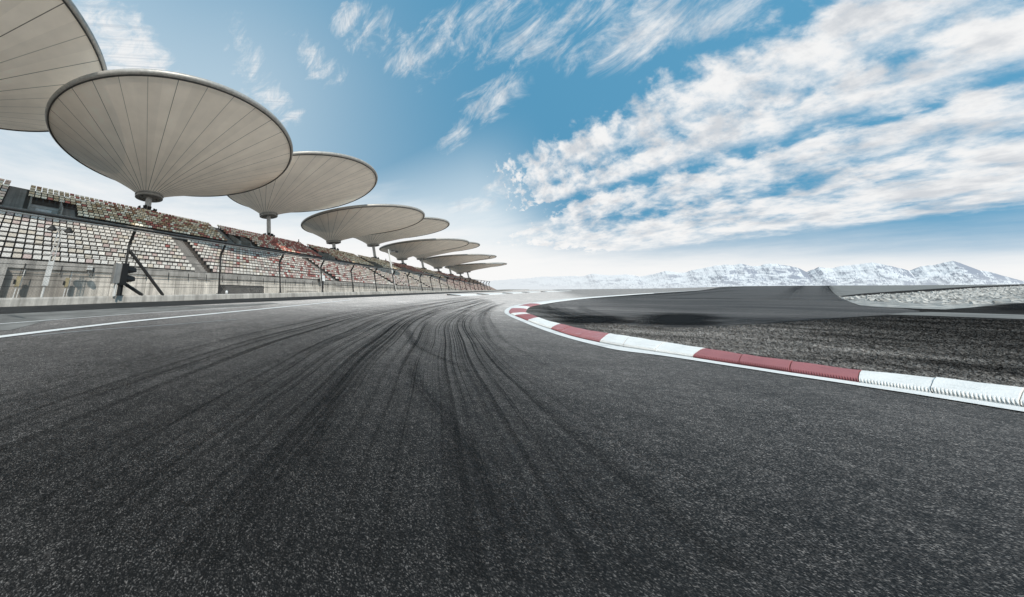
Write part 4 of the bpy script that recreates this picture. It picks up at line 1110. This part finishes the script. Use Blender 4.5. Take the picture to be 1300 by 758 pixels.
# wind-aligned coordinates on the cloud deck: P along the streets of cloud, Q across them
P_ = t.math('DIVIDE', t.math('SUBTRACT', X, t.math('MULTIPLY', Y, .85)), 1.312)
Q_ = t.math('DIVIDE', t.math('ADD', t.math('MULTIPLY', X, .85), Y), 1.312)
Qs = t.math('MAXIMUM', Q_, .3)
pl, ql = t.math('MULTIPLY', t.math('DIVIDE', P_, Qs), 3.1), t.math('LOGARITHM', Qs, 2.71828)
vec = t.comb(pl, ql, 0.)
veci = t.comb(P_, Q_, 4.)
big = t.noise(vec, 3.2, 3, .5); det = t.noise(vec, 7.5, 7, .56, .2); fine = t.noise(t.comb(pl, ql, 4.), 26., 4, .6, .2)
bigc = t.math('SUBTRACT', big, .5); detc = t.math('SUBTRACT', det, .5); finec = t.math('SUBTRACT', fine, .5)
Qw = t.math('MULTIPLY', Q_, t.math('ADD', 1., t.math('ADD', t.math('MULTIPLY', bigc, .22), t.math('MULTIPLY', detc, .16))))
cov = t.ramp(t.math('DIVIDE', Qw, 10.), [(0., 0.), (.195, .0), (.212, .45), (.232, .92), (.252, .95), (.270, .62), (.285, .60), (.305, .95), (.335, .92), (.352, .46), (.372, .36), (.392, .80), (.43, .92), (.465, .66), (.49, .56), (.53, .62), (.58, .92), (.66, .9), (.80, .88), (.90, .6), (.96, .15), (1., 0.)])
azw = t.math('ADD', t.math('ADD', azm, t.math('MULTIPLY', detc, 9.)), t.math('MULTIPLY', finec, 6.))
edge_az = t.ramp(t.math('DIVIDE', Q_, 10.), [(0., .55), (.22, .50), (.33, .50), (.36, .70), (.40, .62), (.44, .60), (.47, .40), (.52, .34), (.6, .5), (.70, .62), (.85, .8), (1., .9)])
edge_az = t.math('SUBTRACT', t.math('MULTIPLY', edge_az, 20.), 10.)
cov = t.math('MULTIPLY', cov, t.rng(t.math('SUBTRACT', azw, edge_az), -1.2, 1.6))
cov = t.math('ADD', cov, t.math('MULTIPLY', t.rng(azm, 10., 30.), t.math('MULTIPLY', t.rng(Q_, 2.0, 2.3), t.rng(Q_, 9., 9.5, .12, 0.))))
d = t.math('ADD', t.math('MULTIPLY', cov, .84), t.math('MULTIPLY', detc, 2.1)); d = t.math('ADD', d, t.math('ADD', t.math('MULTIPLY', finec, .55), t.math('MULTIPLY', bigc, .7)))
dens = t.rng(d, .06, 1.06)
dens = t.math('MULTIPLY', dens, t.rng(cov, .0, .22))
# loose wisps
def blob(a0, e0, ra, re, rot=0.):
    da = t.math('MULTIPLY', t.math('SUBTRACT', azm, a0), math.cos(R(e0))); de = t.math('SUBTRACT', el, e0)
    c_, s_ = math.cos(R(rot)), math.sin(R(rot))
    u = t.math('DIVIDE', t.math('ADD', t.math('MULTIPLY', da, c_), t.math('MULTIPLY', de, s_)), ra)
    w = t.math('DIVIDE', t.math('SUBTRACT', t.math('MULTIPLY', de, c_), t.math('MULTIPLY', da, s_)), re)
    return t.rng(t.math('ADD', t.math('MULTIPLY', u, u), t.math('MULTIPLY', w, w)), 0., 1.25, 1., 0., False)
wb = None
for b_ in [(-18, 50, 9, 4.6, -40), (-10, 42.5, 10, 4.6, -55), (-48, 45., 12, 4.4, -62), (-31, 47, 9, 3.6, -50), (1.5, 30.5, 6, 4., 15), (-6, 14.2, 6., 2.1, 4), (-80, 41, 14, 8, -30), (4, 41, 13, 6.5, -15), (12, 36, 12, 6., -15), (18, 30.5, 10, 5., -20), (-5, 27, 4.5, 2.6, 50), (-1.2, 16.5, 4., 2.8, 40), (3, 10.3, 5, 1., 5), (-40, 38, 8, 4, -60)]:
    x_ = blob(*b_); wb = x_ if wb is None else t.math('MAXIMUM', wb, x_)
wb = t.math('MAXIMUM', wb, t.math('MULTIPLY', blob(-79, 42, 17, 8., -35), 1.5))
wn = t.noise(t.comb(t.math('ADD', t.math('MULTIPLY', azm, .045), t.math('MULTIPLY', el, .035)), t.math('SUBTRACT', t.math('MULTIPLY', el, .10), t.math('MULTIPLY', azm, .05)), 9.), 2.4, 7, .68, .5)
wisp = t.math('MULTIPLY', t.rng(t.math('ADD', t.math('MULTIPLY', wb, .80), t.math('MULTIPLY', t.math('SUBTRACT', wn, .5), 2.5)), .42, 1.35), t.rng(wb, 0., .25))
cl = t.math('MAXIMUM', dens, t.math('MULTIPLY', wisp, .9))
# milky band near the horizon, deeper on the left behind the stand
band_hi = t.ramp(t.math('DIVIDE', t.math('ADD', azm, 180.), 360.), [(0., .30), (.22, .34), (.33, .31), (.42, .26), (.47, .19), (.50, .135), (.53, .09), (.565, .060), (1., .12)])
veil_n = t.noise(t.comb(t.math('MULTIPLY', azm, .045), t.math('MULTIPLY', el, .22), 0), 1., 7, .62)
elw = t.math('ADD', t.math('MULTIPLY', el, .01), t.math('MULTIPLY', t.math('MULTIPLY', t.math('SUBTRACT', veil_n, .5), band_hi), .7))
veil = t.rng(elw, t.math('MULTIPLY', band_hi, .25), band_hi, .97, 0.)
thin = t.math('MULTIPLY', t.rng(azm, 8., -58., 0., .50), t.rng(el, 78., 38.))
thin = t.math('MAXIMUM', thin, t.math('MULTIPLY', t.rng(azm, 7., -5.), t.rng(el, 31., 10., 0., .72)))
sky = t.mix(1., sk.outputs[0], (1.0, 1.92, 1.66), 'MULTIPLY')
shade = t.noise(vec, 5., 5, .6)
white = t.mix(t.rng(shade, .33, .56), (.66/STR, .68/STR, .71/STR), (.95/STR, .94/STR, .93/STR))
c = t.mix(thin, sky, (.80/STR, .90/STR, .95/STR))
c = t.mix(t.math('MULTIPLY', cl, .95), c, white)
c = t.mix(veil, c, (.96/STR, .955/STR, .945/STR))
t.put(bg.inputs[0], c)

# ------------------------------------------------------------------ render settings
scene.render.engine = 'CYCLES'; scene.cycles.max_bounces = 5; scene.cycles.transparent_max_bounces = 40
scene.view_settings.view_transform = 'Standard'; scene.view_settings.look = 'None'; scene.view_settings.exposure = 0; scene.view_settings.gamma = 1
scene.render.resolution_x, scene.render.resolution_y = 1024, 597
